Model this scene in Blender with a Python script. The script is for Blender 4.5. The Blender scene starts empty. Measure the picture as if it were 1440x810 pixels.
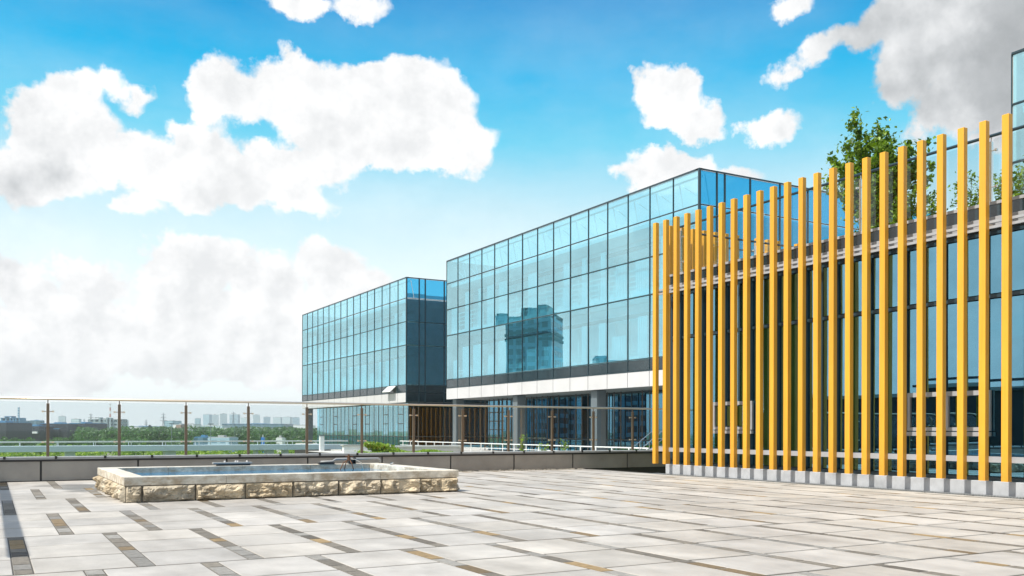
import bpy, bmesh, math, random
from mathutils import Vector, Matrix, noise
random.seed(7)
R = math.radians
SC = bpy.context.scene
COL = SC.collection

# ------------------------------------------------------------------ camera
FPX, HCAM = 1290.0, 1.2
YAW = math.atan(733 / FPX)                    # facades run along +Y, the terrace edge along +X
cd = bpy.data.cameras.new('camera')
cam = bpy.data.objects.new('camera', cd); COL.objects.link(cam)
cd.sensor_width = 36; cd.lens = 36 * FPX / 1440
cd.shift_y = (604.6 - 405) / 1440
cd.clip_start = .05; cd.clip_end = 40000
cam.location = (0, 0, HCAM)
cam.rotation_euler = (Matrix.Rotation(-YAW, 4, 'Z') @ Matrix.Rotation(R(90), 4, 'X') @ Matrix.Rotation(R(.126), 4, 'Z')).to_euler()
SC.camera = cam

# ------------------------------------------------------------------ light and exposure
SUN_EL, SUN_AZ = R(54), R(-93)                # azimuth measured from +Y towards +X
SC.view_settings.view_transform = 'Standard'; SC.view_settings.look = 'None'
SC.view_settings.exposure = 0.32; SC.view_settings.gamma = 1
SC.view_settings.use_curve_mapping = False
SC.cycles.max_bounces = 10; SC.cycles.transparent_max_bounces = 24
SC.cycles.volume_bounces = 0
sl = bpy.data.lights.new('sun', 'SUN'); sl.energy = 4.9; sl.angle = R(.5); sl.color = (1, .95, .86)
sun = bpy.data.objects.new('sun', sl); COL.objects.link(sun)
sdir = Vector((math.sin(SUN_AZ) * math.cos(SUN_EL), math.cos(SUN_AZ) * math.cos(SUN_EL), math.sin(SUN_EL)))
sun.rotation_euler = sdir.to_track_quat('Z', 'Y').to_euler()

# ------------------------------------------------------------------ node helpers
class NT:
    def __init__(s, tree): s.t = tree; s.n = tree.nodes; s.l = tree.links
    def put(s, sock, v):
        if isinstance(v, bpy.types.NodeSocket): s.l.new(v, sock)
        elif v is not None:
            if sock.type == 'RGBA' and hasattr(v, '__len__') and len(v) == 3: v = (*v, 1)
            sock.default_value = v
    def m(s, op, a, b=None, c=None, clamp=False):
        n = s.n.new('ShaderNodeMath'); n.operation = op; n.use_clamp = clamp
        for i, v in enumerate((a, b, c)):
            if v is not None: s.put(n.inputs[i], v)
        return n.outputs[0]
    def v(s, op, a, b=None):
        n = s.n.new('ShaderNodeVectorMath'); n.operation = op
        s.put(n.inputs[0], a)
        if b is not None: s.put(n.inputs[1], b)
        return n.outputs['Value'] if op in ('LENGTH', 'DOT_PRODUCT') else n.outputs[0]
    def noise(s, vec, scale, detail=4, rough=.55, lac=2.0, col=False, dist=0):
        n = s.n.new('ShaderNodeTexNoise')
        if vec is not None: s.put(n.inputs['Vector'], vec)
        n.inputs['Scale'].default_value = scale; n.inputs['Detail'].default_value = detail
        n.inputs['Roughness'].default_value = rough; n.inputs['Distortion'].default_value = dist
        n.inputs['Lacunarity'].default_value = lac
        return n.outputs['Color' if col else 'Fac']
    def mr(s, v, a, b, c=0., d=1., smooth=False):
        n = s.n.new('ShaderNodeMapRange'); n.clamp = True
        if smooth: n.interpolation_type = 'SMOOTHSTEP'
        for i, q in enumerate((v, a, b, c, d)): s.put(n.inputs[i], q)
        return n.outputs[0]
    def mix(s, f, a, b, mode='MIX'):
        n = s.n.new('ShaderNodeMix'); n.data_type = 'RGBA'; n.blend_type = mode
        s.put(n.inputs[0], f); s.put(n.inputs[6], a); s.put(n.inputs[7], b)
        return n.outputs[2]
    def sep(s, v):
        n = s.n.new('ShaderNodeSeparateXYZ'); s.put(n.inputs[0], v); return n.outputs
    def comb(s, x, y, z):
        n = s.n.new('ShaderNodeCombineXYZ')
        for i, q in enumerate((x, y, z)): s.put(n.inputs[i], q)
        return n.outputs[0]

# ------------------------------------------------------------------ sky
def build_world():
    w = bpy.data.worlds.new('World'); SC.world = w; w.use_nodes = True
    nt = NT(w.node_tree); nt.n.clear()
    out = nt.n.new('ShaderNodeOutputWorld'); bg = nt.n.new('ShaderNodeBackground')
    sky = nt.n.new('ShaderNodeTexSky'); sky.sky_type = 'NISHITA'; sky.sun_disc = False
    sky.sun_elevation = SUN_EL; sky.sun_rotation = SUN_AZ; sky.altitude = 100
    sky.air_density = 1.2; sky.dust_density = .6; sky.ozone_density = 2.2
    bg.inputs['Strength'].default_value = .102
    d = nt.v('NORMALIZE', nt.n.new('ShaderNodeTexCoord').outputs['Generated'])
    x, y, z = nt.sep(d)[:3]
    hl = nt.m('SQRT', nt.m('ADD', nt.m('MULTIPLY', x, x), nt.m('MULTIPLY', y, y)))
    az = nt.m('ARCTAN2', x, y)                       # compass angle from +Y
    v = nt.m('DIVIDE', z, nt.m('MAXIMUM', hl, .001)) # tangent of the elevation
    # clear sky, graded to the saturated cyan of the day
    grade = nt.mix(nt.mr(v, .02, .5), (.42, 1.30, 1.12, 1), (.02, 1.12, 1.30, 1))
    clear = nt.mix(1, sky.outputs[0], grade, 'MULTIPLY')
    rp = nt.n.new('ShaderNodeValToRGB'); nt.put(rp.inputs[0], nt.mr(v, 0, .6)); el = rp.color_ramp.elements
    stops = [(0, (9.3, 9.4, 9.4)), (.16, (8.6, 9.0, 9.1)), (.25, (7.8, 8.7, 9.0)), (.39, (5.0, 7.2, 8.0)), (.52, (1.3, 5.5, 7.5)), (.64, (.0, 3.9, 7.0)), (.80, (.0, 2.3, 5.5)), (1, (.0, 1.4, 4.1))]
    while len(el) < len(stops): el.new(.5)
    for e, (p, c) in zip(el, stops): e.position = p; e.color = (c[0] / 10, c[1] / 10, c[2] / 10, 1)
    blue = nt.mix(.93, clear, nt.v('MULTIPLY', rp.outputs[0], (10, 10, 10)))
    # cumulus banks, each a cluster of soft ellipses placed by compass angle and height
    P = nt.comb(az, v, 0)
    warp = nt.v('SUBTRACT', nt.noise(d, 7.0, 9, .58, col=True), (.5, .5, .5))
    warp2 = nt.v('SUBTRACT', nt.noise(d, 38.0, 6, .62, col=True), (.5, .5, .5))
    Pw = nt.v('ADD', P, nt.v('MULTIPLY', warp, (.15, .12, 0)))
    Pw = nt.v('ADD', Pw, nt.v('MULTIPLY', warp2, (.028, .028, 0)))
    def ell(px, py, rx, ry):
        k = (px - 720) / FPX; c = math.cos(math.atan(k))
        return YAW + math.atan(k), (604 - py) / FPX * c, rx * c * c / FPX, ry * c / FPX
    def union(lst):
        acc = None
        for e in lst:
            a, b, ra, rb = ell(*e); rm = math.sqrt(ra * rb) / .042
            q = nt.v('LENGTH', nt.v('MULTIPLY', nt.v('SUBTRACT', Pw, (a, b, 0)), (1 / ra, 1 / rb, 0)))
            q = nt.m('MULTIPLY', nt.m('SUBTRACT', q, 1.0), rm)
            if acc is None: acc = q
            else:
                n = nt.n.new('ShaderNodeMath'); n.operation = 'SMOOTH_MIN'
                nt.put(n.inputs[0], acc); nt.put(n.inputs[1], q); n.inputs[2].default_value = .25
                acc = n.outputs[0]
        return acc
    E_ = [(505, 135, 120, 66), (590, 195, 78, 55), (405, 110, 72, 42), (470, 195, 70, 40), (650, 225, 40, 26), (325, 145, 36, 36),
          (560, 110, 60, 40), (335, 262, 110, 44), (300, 215, 44, 36), (405, 285, 62, 26), (235, 262, 66, 44), (450, 292, 26, 16),
          (55, 190, 84, 66), (112, 135, 28, 30), (140, 235, 70, 44), (55, 255, 80, 36), (20, 155, 40, 40), (190, 225, 44, 30), (152, 118, 22, 16),
          (204, 142, 38, 18), (196, 158, 24, 14), (190, 312, 46, 18),
          (38, 400, 60, 44), (118, 392, 40, 32), (245, 405, 86, 48), (300, 385, 60, 34), (372, 415, 56, 42), (470, 385, 58, 48),
          (520, 410, 50, 46), (120, 470, 190, 60), (330, 480, 190, 62), (520, 490, 160, 64), (60, 520, 130, 60),
          (415, 0, 32, 15), (485, 2, 36, 20),
          (945, 118, 62, 38), (1005, 142, 46, 30), (915, 108, 36, 26), (1097, 162, 40, 22), (958, 222, 70, 36), (1005, 244, 70, 22), (925, 246, 58, 18),
          (1330, 55, 130, 72), (1405, 110, 110, 90), (1215, 72, 34, 26), (1280, 115, 60, 38), (1350, 160, 64, 34), (1145, 72, 38, 22),
          (1400, 190, 80, 36), (1185, 62, 34, 18), (545, 160, 120, 70), (440, 150, 70, 50), (375, 250, 80, 40), (100, 210, 80, 60), (1105, 2, 34, 16), (660, 205, 40, 24), (610, 225, 70, 36), (530, 225, 90, 36), (310, 120, 40, 34), (360, 140, 60, 46), (450, 245, 60, 36), (20, 250, 60, 44), (60, 130, 50, 26), (1470, 40, 130, 120)]
    q = union(E_)
    puff = nt.noise(d, 19.0, 11, .63)
    val = nt.m('SUBTRACT', .04, q)
    val = nt.m('ADD', val, nt.m('MULTIPLY', nt.m('SUBTRACT', puff, .47), .8))
    alpha = nt.mr(val, -.08, .22, 0, 1, True)
    # thin veils and the cumulus field of the rest of the sky
    inv = nt.m('DIVIDE', 1.0, nt.m('MAXIMUM', nt.m('ADD', z, .18), .05))
    gp = nt.v('MULTIPLY', d, nt.comb(inv, inv, 1))
    fld = nt.noise(gp, 1.15, 9, .56)
    off = nt.m('ABSOLUTE', nt.m('SUBTRACT', az, YAW))
    mask = nt.m('MULTIPLY', nt.mr(off, .56, .85), nt.mr(nt.m('ABSOLUTE', nt.m('SUBTRACT', az, R(150))), .35, .8))
    rest = nt.m('MULTIPLY', nt.mr(fld, .36, .47, 0, 1, True), mask)
    veil = nt.m('MULTIPLY', nt.mr(nt.noise(nt.v('MULTIPLY', d, (1, 1, 2.5)), 3.4, 7, .62), .42, .74, 0, .55), nt.mr(v, .05, .18))
    alpha = nt.m('MAXIMUM', alpha, rest)
    alpha2 = nt.m('MAXIMUM', alpha, nt.m('MULTIPLY', veil, nt.mr(v, .25, .5, .5, .10)))
    # tone of the cloud: brilliant tops, grey bellies, one dark bank in the north east
    body = nt.noise(d, 11.0, 6, .55)
    tone = nt.mr(nt.m('ADD', nt.m('MULTIPLY', nt.m('MINIMUM', val, 1.0), .30), body), .42, .86, 1.0, .91, True)
    dark = nt.m('ADD', nt.m('MULTIPLY', union([(1430, 60, 300, 150), (-150, 190, 190, 200)]), .25), 1.0)
    dk = nt.mr(nt.m('ADD', dark, nt.m('MULTIPLY', nt.m('SUBTRACT', body, .5), 2.6)), .2, 1.3, .50, 1.0, True)
    puffb = nt.noise(nt.v('ADD', d, tuple(sdir * .022)), 19.0, 8, .58)
    relief = nt.mr(nt.m('SUBTRACT', puff, puffb), -.16, .12, .86, 1.04)
    lum = nt.m('MULTIPLY', nt.m('MULTIPLY', nt.m('MULTIPLY', tone, relief), dk), 8.7)
    ccol = nt.mix(nt.mr(lum, 3, 8.5), (.94, .99, 1.03, 1), (1.0, 1.0, 1.0, 1))
    cc = nt.v('MULTIPLY', ccol, nt.comb(lum, lum, lum))
    final = nt.mix(alpha2, blue, cc)
    nt.l.new(final, bg.inputs['Color']); nt.l.new(bg.outputs[0], out.inputs['Surface'])
build_world()

# ------------------------------------------------------------------ materials
M = {}
def pm(name, col, rough=.6, metal=0., var=0., vscale=3., bump=0., bscale=30., attr=None, spec=.5, col2=None, stretch=(1, 1, 1), detail=5):
    m = bpy.data.materials.new(name); m.use_nodes = True; nt = NT(m.node_tree)
    b = nt.n['Principled BSDF']; b.inputs['Roughness'].default_value = rough; b.inputs['Metallic'].default_value = metal
    b.inputs['Specular IOR Level'].default_value = spec
    src = (*col, 1)
    tc = nt.v('MULTIPLY', nt.n.new('ShaderNodeTexCoord').outputs['Object'], stretch)
    if attr:
        a = nt.n.new('ShaderNodeAttribute'); a.attribute_name = attr; src = nt.mix(1, src, a.outputs['Color'], 'MULTIPLY')
    if var or col2:
        f = nt.mr(nt.noise(tc, vscale, detail, .6), .3, .7)
        c2 = (*(col2 or tuple(c * (1 - var) for c in col)), 1)
        if attr:
            g = nt.mr(f, 0, 1, 1 - var, 1 + var * .5); src = nt.v('MULTIPLY', src, nt.comb(g, g, g))
        else: src = nt.mix(f, src, c2)
    nt.put(b.inputs['Base Color'], src)
    if bump:
        bp = nt.n.new('ShaderNodeBump'); bp.inputs['Strength'].default_value = bump; bp.inputs['Distance'].default_value = .02
        nt.l.new(nt.noise(tc, bscale, 6, .65), bp.inputs['Height']); nt.l.new(bp.outputs[0], b.inputs['Normal'])
    M[name] = m; return m
def glass(name, tint, refl, f0, f1=1., rough=0.0, wave=0.):
    """coated architectural glass: part seen through, part mirrored, more mirrored at a grazing view"""
    m = bpy.data.materials.new(name); m.use_nodes = True; nt = NT(m.node_tree); nt.n.clear()
    o = nt.n.new('ShaderNodeOutputMaterial'); t = nt.n.new('ShaderNodeBsdfTransparent'); g = nt.n.new('ShaderNodeBsdfGlossy')
    g.inputs['Roughness'].default_value = rough
    t.inputs[0].default_value = (*tint, 1); g.inputs[0].default_value = (*refl, 1)
    geo = nt.n.new('ShaderNodeNewGeometry')          # Schlick, the same from both sides of the pane
    c = nt.m('ABSOLUTE', nt.v('DOT_PRODUCT', geo.outputs['Incoming'], geo.outputs['Normal']))
    f = nt.m('ADD', f0, nt.m('MULTIPLY', f1 - f0, nt.m('POWER', nt.m('SUBTRACT', 1.0, c, clamp=True), 5)))
    f = nt.m('MULTIPLY', f, nt.m('SUBTRACT', 1.0, geo.outputs['Backfacing']))      # coating on the outer skin of the pane
    mx = nt.n.new('ShaderNodeMixShader'); nt.l.new(f, mx.inputs[0]); nt.l.new(t.outputs[0], mx.inputs[1]); nt.l.new(g.outputs[0], mx.inputs[2])
    if wave:
        bp = nt.n.new('ShaderNodeBump'); bp.inputs['Strength'].default_value = wave; bp.inputs['Distance'].default_value = .05
        nt.l.new(nt.noise(nt.n.new('ShaderNodeTexCoord').outputs['Object'], .7, 2, .5), bp.inputs['Height'])
        nt.l.new(bp.outputs[0], g.inputs['Normal'])
    nt.l.new(mx.outputs[0], o.inputs['Surface']); M[name] = m; return m
pm('granite', (.45, .425, .39), .62, var=.22, vscale=1.6, bump=.25, bscale=90, attr='tone')
pm('cobble', (1, 1, 1), .8, var=.3, vscale=14, bump=.9, bscale=60, attr='tone')
pm('joint', (.11, .10, .085), .9, var=.4, vscale=2)
pm('coping', (.64, .60, .51), .6, var=.35, vscale=4, bump=.3, bscale=70, attr='tone')
pm('rock', (.50, .43, .32), .85, bump=1.0, bscale=22, attr='tone', var=.6, vscale=4)
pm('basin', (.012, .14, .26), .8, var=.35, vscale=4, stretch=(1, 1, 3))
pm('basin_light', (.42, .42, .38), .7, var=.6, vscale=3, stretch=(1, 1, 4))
pm('clad', (.33, .31, .28), .5, var=.28, vscale=1.5)
pm('cap', (.30, .31, .31), .45, var=.2, vscale=4)
pm('black', (.018, .018, .02), .5)
pm('gravel', (.34, .31, .26), .95, var=.7, vscale=14, bump=1, bscale=26)
pm('bronze', (.17, .125, .085), .38, metal=.2, var=.15, vscale=9)
pm('steel', (.72, .62, .50), .28, metal=.75)
pm('chrome', (.75, .74, .72), .22, metal=.95)
pm('slat', (.73, .36, .028), .42, var=.12, vscale=1.0, bump=.04, bscale=40, stretch=(8, 8, .6), col2=(.64, .30, .022))
pm('plinth', (.47, .49, .52), .5, var=.35, vscale=2.5)
pm('white', (.80, .80, .79), .45, var=.05, vscale=2)
pm('white_panel', (.56, .56, .575), .3, var=.10, vscale=.5, spec=.6)
pm('grey_metal', (.36, .37, .39), .4, var=.15, vscale=3)
pm('mullion', (.02, .045, .06), .35)
pm('spandrel', (.022, .042, .052), .12, var=.45, vscale=1.1, spec=.8, stretch=(1, 1, .5))
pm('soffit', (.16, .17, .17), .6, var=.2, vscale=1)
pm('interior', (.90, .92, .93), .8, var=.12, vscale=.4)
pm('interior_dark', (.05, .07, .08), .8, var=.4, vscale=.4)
pm('curtain_tan', (.075, .07, .066), .9)
pm('curtain_white', (.88, .90, .92), .9, var=.12, vscale=3, stretch=(1, 6, .1))
pm('concrete', (.44, .45, .44), .75, var=.2, vscale=1.2)
pm('column', (.12, .15, .17), .5, var=.15, vscale=.8)
pm('podium', (.52, .52, .50), .8, var=.15, vscale=.6)
pm('bridge', (.58, .70, .76), .6, var=.12, vscale=.3)
pm('bark', (.12, .085, .055), .9, var=.4, vscale=8, bump=.6)
def stains():
    m = M['granite']; nt = NT(m.node_tree); b = nt.n['Principled BSDF']; src = b.inputs['Base Color'].links[0].from_socket
    o = nt.n.new('ShaderNodeTexCoord').outputs['Object']
    wp = nt.v('ADD', o, nt.v('MULTIPLY', nt.v('SUBTRACT', nt.noise(o, 1.3, 5, .6, col=True), (.5, .5, .5)), (1.1, 1.6, 0)))
    f = None
    for (x, y, rx, ry, k) in ((1.62, 20.6, .55, 1.9, .75), (1.3, 21.6, .8, .7, .5), (1.7, 17.3, .35, .9, .35), (.2, 18.5, .35, 2.2, .3), (6.2, 6.9, .3, .2, .12)):
        d = nt.v('LENGTH', nt.v('MULTIPLY', nt.v('SUBTRACT', wp, (x, y, 0)), (1 / rx, 1 / ry, 0)))
        q = nt.mr(d, .5, 1.05, k, 0, True); f = q if f is None else nt.m('MAXIMUM', f, q)
    g = nt.mr(nt.noise(nt.v('MULTIPLY', o, (1, .35, 1)), .9, 6, .65), .42, .72, 0, .46)
    f = nt.m('MAXIMUM', f, g)
    nt.put(b.inputs['Base Color'], nt.mix(f, src, (.13, .11, .085, 1))); nt.put(b.inputs['Roughness'], nt.mr(f, .3, .8, .6, .3))
stains()
def slat_wear():
    m = M['slat']; nt = NT(m.node_tree); b = nt.n['Principled BSDF']; src = b.inputs['Base Color'].links[0].from_socket
    oi = nt.n.new('ShaderNodeObjectInfo'); o = nt.n.new('ShaderNodeTexCoord').outputs['Object']
    oo = nt.v('ADD', o, nt.comb(nt.m('MULTIPLY', oi.outputs['Random'], 50.), nt.m('MULTIPLY', oi.outputs['Random'], 31.), 0))
    st = nt.mr(nt.noise(nt.v('MULTIPLY', oo, (26, 26, .5)), 1.0, 6, .7), .5, .78, 0, .30)
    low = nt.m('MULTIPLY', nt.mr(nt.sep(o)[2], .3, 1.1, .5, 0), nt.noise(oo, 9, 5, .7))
    v = nt.mr(oi.outputs['Random'], 0, 1, .93, 1.06)
    c = nt.v('MULTIPLY', src, nt.comb(v, v, v))
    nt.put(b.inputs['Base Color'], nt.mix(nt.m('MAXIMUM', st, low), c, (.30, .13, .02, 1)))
    nt.put(b.inputs['Roughness'], nt.mr(nt.noise(oo, 6, 5), .3, .7, .3, .6))
slat_wear()
def coping_stains():
    m = M['coping']; nt = NT(m.node_tree); b = nt.n['Principled BSDF']; src = b.inputs['Base Color'].links[0].from_socket
    o = nt.n.new('ShaderNodeTexCoord').outputs['Object']; z = nt.sep(o)[2]
    f = nt.mr(nt.noise(nt.v('MULTIPLY', o, (1, 1, 2)), 3.2, 8, .7), .44, .62, 0, .75)
    f = nt.m('MULTIPLY', f, nt.mr(z, .405, .42, 1, .15))
    nt.put(b.inputs['Base Color'], nt.mix(f, src, (.27, .20, .12, 1)))
coping_stains()
def leafmat(name, a, b):
    m = bpy.data.materials.new(name); m.use_nodes = True; nt = NT(m.node_tree); nt.n.clear()
    o = nt.n.new('ShaderNodeOutputMaterial'); at = nt.n.new('ShaderNodeAttribute'); at.attribute_name = 'tone'
    c = nt.mix(at.outputs['Fac'], (*a, 1), (*b, 1))
    di = nt.n.new('ShaderNodeBsdfPrincipled'); di.inputs['Roughness'].default_value = .45; nt.l.new(c, di.inputs['Base Color'])
    tr = nt.n.new('ShaderNodeBsdfTranslucent'); nt.l.new(nt.mix(1, c, (1.3, 1.5, .5, 1), 'MULTIPLY'), tr.inputs[0])
    mx = nt.n.new('ShaderNodeMixShader'); mx.inputs[0].default_value = .3
    nt.l.new(di.outputs[0], mx.inputs[1]); nt.l.new(tr.outputs[0], mx.inputs[2]); nt.l.new(mx.outputs[0], o.inputs['Surface'])
    M[name] = m
leafmat('leaf', (.022, .07, .008), (.24, .36, .025))
leafmat('leaf_far', (.025, .085, .02), (.08, .19, .035))
leafmat('leaf_bright', (.06, .17, .02), (.30, .42, .05))
leafmat('leaf_dark', (.015, .04, .03), (.03, .08, .04))
glass('glass_facade', (.62, .92, 1.0), (.58, .92, 1.0), .56, 1., wave=.05)
glass('glass_side', (.25, .55, .72), (.12, .66, 1.0), .55, 1., wave=.05)
glass('glass_dark', (.16, .33, .40), (.32, .72, .95), .50, .9, wave=.08)
glass('glass_ground', (.14, .26, .32), (.30, .74, 1.0), .40, .95, wave=.12)
glass('glass_rail', (.91, .94, .95), (.9, .97, 1), .06, .8)
def watermat():
    m = bpy.data.materials.new('water'); m.use_nodes = True; nt = NT(m.node_tree); b = nt.n['Principled BSDF']
    b.inputs['Specular IOR Level'].default_value = .22; b.inputs['Base Color'].default_value = (.004, .17, .36, 1); b.inputs['Roughness'].default_value = .04
    bp = nt.n.new('ShaderNodeBump'); bp.inputs['Strength'].default_value = .25; bp.inputs['Distance'].default_value = .01
    nt.l.new(nt.noise(nt.n.new('ShaderNodeTexCoord').outputs['Object'], 5, 3), bp.inputs['Height']); nt.l.new(bp.outputs[0], b.inputs['Normal'])
    M['water'] = m
watermat()
def groundmat():
    m = bpy.data.materials.new('terrain'); m.use_nodes = True; nt = NT(m.node_tree); b = nt.n['Principled BSDF']
    tc = nt.n.new('ShaderNodeTexCoord').outputs['Object']
    g = nt.mix(nt.mr(nt.noise(tc, .05, 8, .7), .35, .65), (.05, .11, .025, 1), (.16, .20, .06, 1))
    g = nt.mix(nt.mr(nt.noise(tc, .012, 4, .5), .56, .62), g, (.26, .25, .22, 1))
    nt.put(b.inputs['Base Color'], g); b.inputs['Roughness'].default_value = .95; M['terrain'] = m
groundmat()

# ------------------------------------------------------------------ object helpers
def tag(o, label=None, cat=None, group=None, kind=None):
    for k, q in (('label', label), ('category', cat), ('group', group), ('kind', kind)):
        if q: o[k] = q
    return o
def empty(name, loc, label, cat, group=None, rz=0):
    o = bpy.data.objects.new(name, None); COL.objects.link(o); o.location = loc; o.rotation_euler.z = rz
    o.empty_display_size = .3
    return tag(o, label, cat, group)
def link(name, me, parent=None, loc=None):
    o = bpy.data.objects.new(name, me); COL.objects.link(o)
    if parent is not None:
        o.parent = parent
        p = Vector((0, 0, 0)); q = parent
        while q is not None: p += q.location; q = q.parent
        if loc is None: o.location = -p          # mesh coordinates are world coordinates
        else: o.location = Vector(loc) - p
    elif loc is not None: o.location = loc
    return o
def copy_tree(o, parent=None):
    c = o.copy(); COL.objects.link(c)
    if parent is not None: c.parent = parent
    for ch in list(o.children): copy_tree(ch, c)
    return c
class MB:
    def __init__(s): s.v = []; s.f = []; s.t = []; s.mi = []
    def add(s, vs, fs, tone=1., mi=0):
        b = len(s.v); s.v += [tuple(v) for v in vs]
        for f in fs: s.f.append(tuple(b + i for i in f)); s.t.append(tone); s.mi.append(mi)
        return s
    def box(s, x0, x1, y0, y1, z0, z1, tone=1., mi=0, bev=0):
        if bev:
            a = bev
            vs = [(x0, y0, z0), (x1, y0, z0), (x1, y1, z0), (x0, y1, z0), (x0, y0, z1 - a), (x1, y0, z1 - a), (x1, y1, z1 - a), (x0, y1, z1 - a),
                  (x0 + a, y0 + a, z1), (x1 - a, y0 + a, z1), (x1 - a, y1 - a, z1), (x0 + a, y1 - a, z1)]
            fs = [(3, 2, 1, 0)] + [(i, (i + 1) % 4, 4 + (i + 1) % 4, 4 + i) for i in range(4)] + [(4 + i, 4 + (i + 1) % 4, 8 + (i + 1) % 4, 8 + i) for i in range(4)] + [(8, 9, 10, 11)]
            return s.add(vs, fs, tone, mi)
        vs = [(x0, y0, z0), (x1, y0, z0), (x1, y1, z0), (x0, y1, z0), (x0, y0, z1), (x1, y0, z1), (x1, y1, z1), (x0, y1, z1)]
        return s.add(vs, [(3, 2, 1, 0), (4, 5, 6, 7), (0, 1, 5, 4), (1, 2, 6, 5), (2, 3, 7, 6), (3, 0, 4, 7)], tone, mi)
    def tube(s, pts, r, n=8, tone=1., r1=None):
        pts = [Vector(p) for p in pts]; rings = []
        for i, p in enumerate(pts):
            d = (pts[min(i + 1, len(pts) - 1)] - pts[max(i - 1, 0)]).normalized()
            u = d.cross(Vector((0, 0, 1)) if abs(d.z) < .9 else Vector((1, 0, 0))).normalized(); w = d.cross(u)
            rr = r if r1 is None else r + (r1 - r) * i / (len(pts) - 1)
            rings.append([p + (u * math.cos(2 * math.pi * k / n) + w * math.sin(2 * math.pi * k / n)) * rr for k in range(n)])
        vs = [v for g in rings for v in g]
        fs = [(i * n + k, i * n + (k + 1) % n, (i + 1) * n + (k + 1) % n, (i + 1) * n + k) for i in range(len(pts) - 1) for k in range(n)]
        fs += [tuple(range(n))[::-1], tuple((len(pts) - 1) * n + k for k in range(n))]
        return s.add(vs, fs, tone)
    def build(s, name, mats, parent=None, loc=None, smooth=False):
        me = s.mesh(name, mats, smooth); return link(name, me, parent, loc)
    def mesh(s, name, mats, smooth=False):
        me = bpy.data.meshes.new(name); me.from_pydata(s.v, [], s.f)
        for m_ in (mats if isinstance(mats, (list, tuple)) else [mats]): me.materials.append(M[m_])
        a = me.color_attributes.new('tone', 'FLOAT_COLOR', 'CORNER'); dat = []
        for f, t in zip(s.f, s.t):
            c = (t, t, t, 1) if not hasattr(t, '__len__') else (*t, 1)
            dat += list(c) * len(f)
        a.data.foreach_set('color', dat)
        if any(s.mi): me.polygons.foreach_set('material_index', s.mi)
        if smooth: me.polygons.foreach_set('use_smooth', [True] * len(s.f))
        me.update(); return me
def box(name, x0, x1, y0, y1, z0, z1, mat, parent=None, bev=0):
    return MB().box(x0, x1, y0, y1, z0, z1, bev=bev).build(name, mat, parent)
def struct(o): return tag(o, kind='structure')

# ------------------------------------------------------------------ terrain and lower podium
GZ = -10.8
g = MB(); g.add([(-6400, -6400, GZ), (6400, -6400, GZ), (6400, 6400, GZ), (-6400, 6400, GZ)], [(0, 1, 2, 3)])
struct(g.build('ground', 'terrain'))
pd = MB()
pd.box(27, 120, 25.5, 88, GZ, -.9); pd.box(32, 120, 88.0, 96, GZ, -.9); pd.box(41.0, 120, 96.0, 140, GZ, -.9)
struct(pd.build('lower_terrace', 'podium'))

# ------------------------------------------------------------------ paved terrace: bands 3 m deep, strips of setts between the slabs
def paving():
    b = MB()
    b.box(-14, 16.2, -6, 23.55, GZ, -.006, mi=1)
    rnd = random.Random(3)
    for n in range(-5, 6):
        y0 = 8.56 + 3 * n; off = .24 if n % 2 == 0 else .76
        i0 = -13
        xs = [off + .955 * i for i in range(i0, 18)]
        for xi, xc in enumerate(xs):
            if xc > 15.7: continue
            b.box(xc - .068, xc + .068, y0 + .012, min(y0 + 3, 23.54) - .012, -.02, -.0045, tone=.75)
            tl = y0; yend = min(y0 + 3, 23.54)
            while tl < yend - .05:                      # setts
                L = rnd.choice((.30, .35, .4, .48, .62)); L = min(L, yend - tl)
                r = rnd.random()
                c = (.20, .18, .15) if r < .50 else (.13, .115, .095) if r < .62 else (.27, .26, .24) if r < .86 else (.31, .22, .11) if r < .92 else (.20, .145, .08)
                k = rnd.uniform(.8, 1.2)
                b.box(xc - .066, xc + .066, tl + .016, tl + L - .016, -.03, -.0005, tone=tuple(q * k for q in c), mi=2)
                tl += L
            x1 = min(xc + .955 - .080, 15.85)
            for j in range(3):                          # slabs
                ya = y0 + j; yb = min(ya + 1, 23.54)
                if yb - ya < .1: continue
                k = rnd.gauss(1, .06)
                w = rnd.uniform(-.02, .02)
                jj = .022 if j else .034
                dz = rnd.uniform(-.0008, .0008)
                b.box(xc + .080, x1, ya + jj, yb - .026, -.03, dz, tone=(k + w * .5, k, k - w), bev=.004)
    return b.build('terrace_paving', ['granite', 'joint', 'cobble'])
struct(paving())

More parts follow.
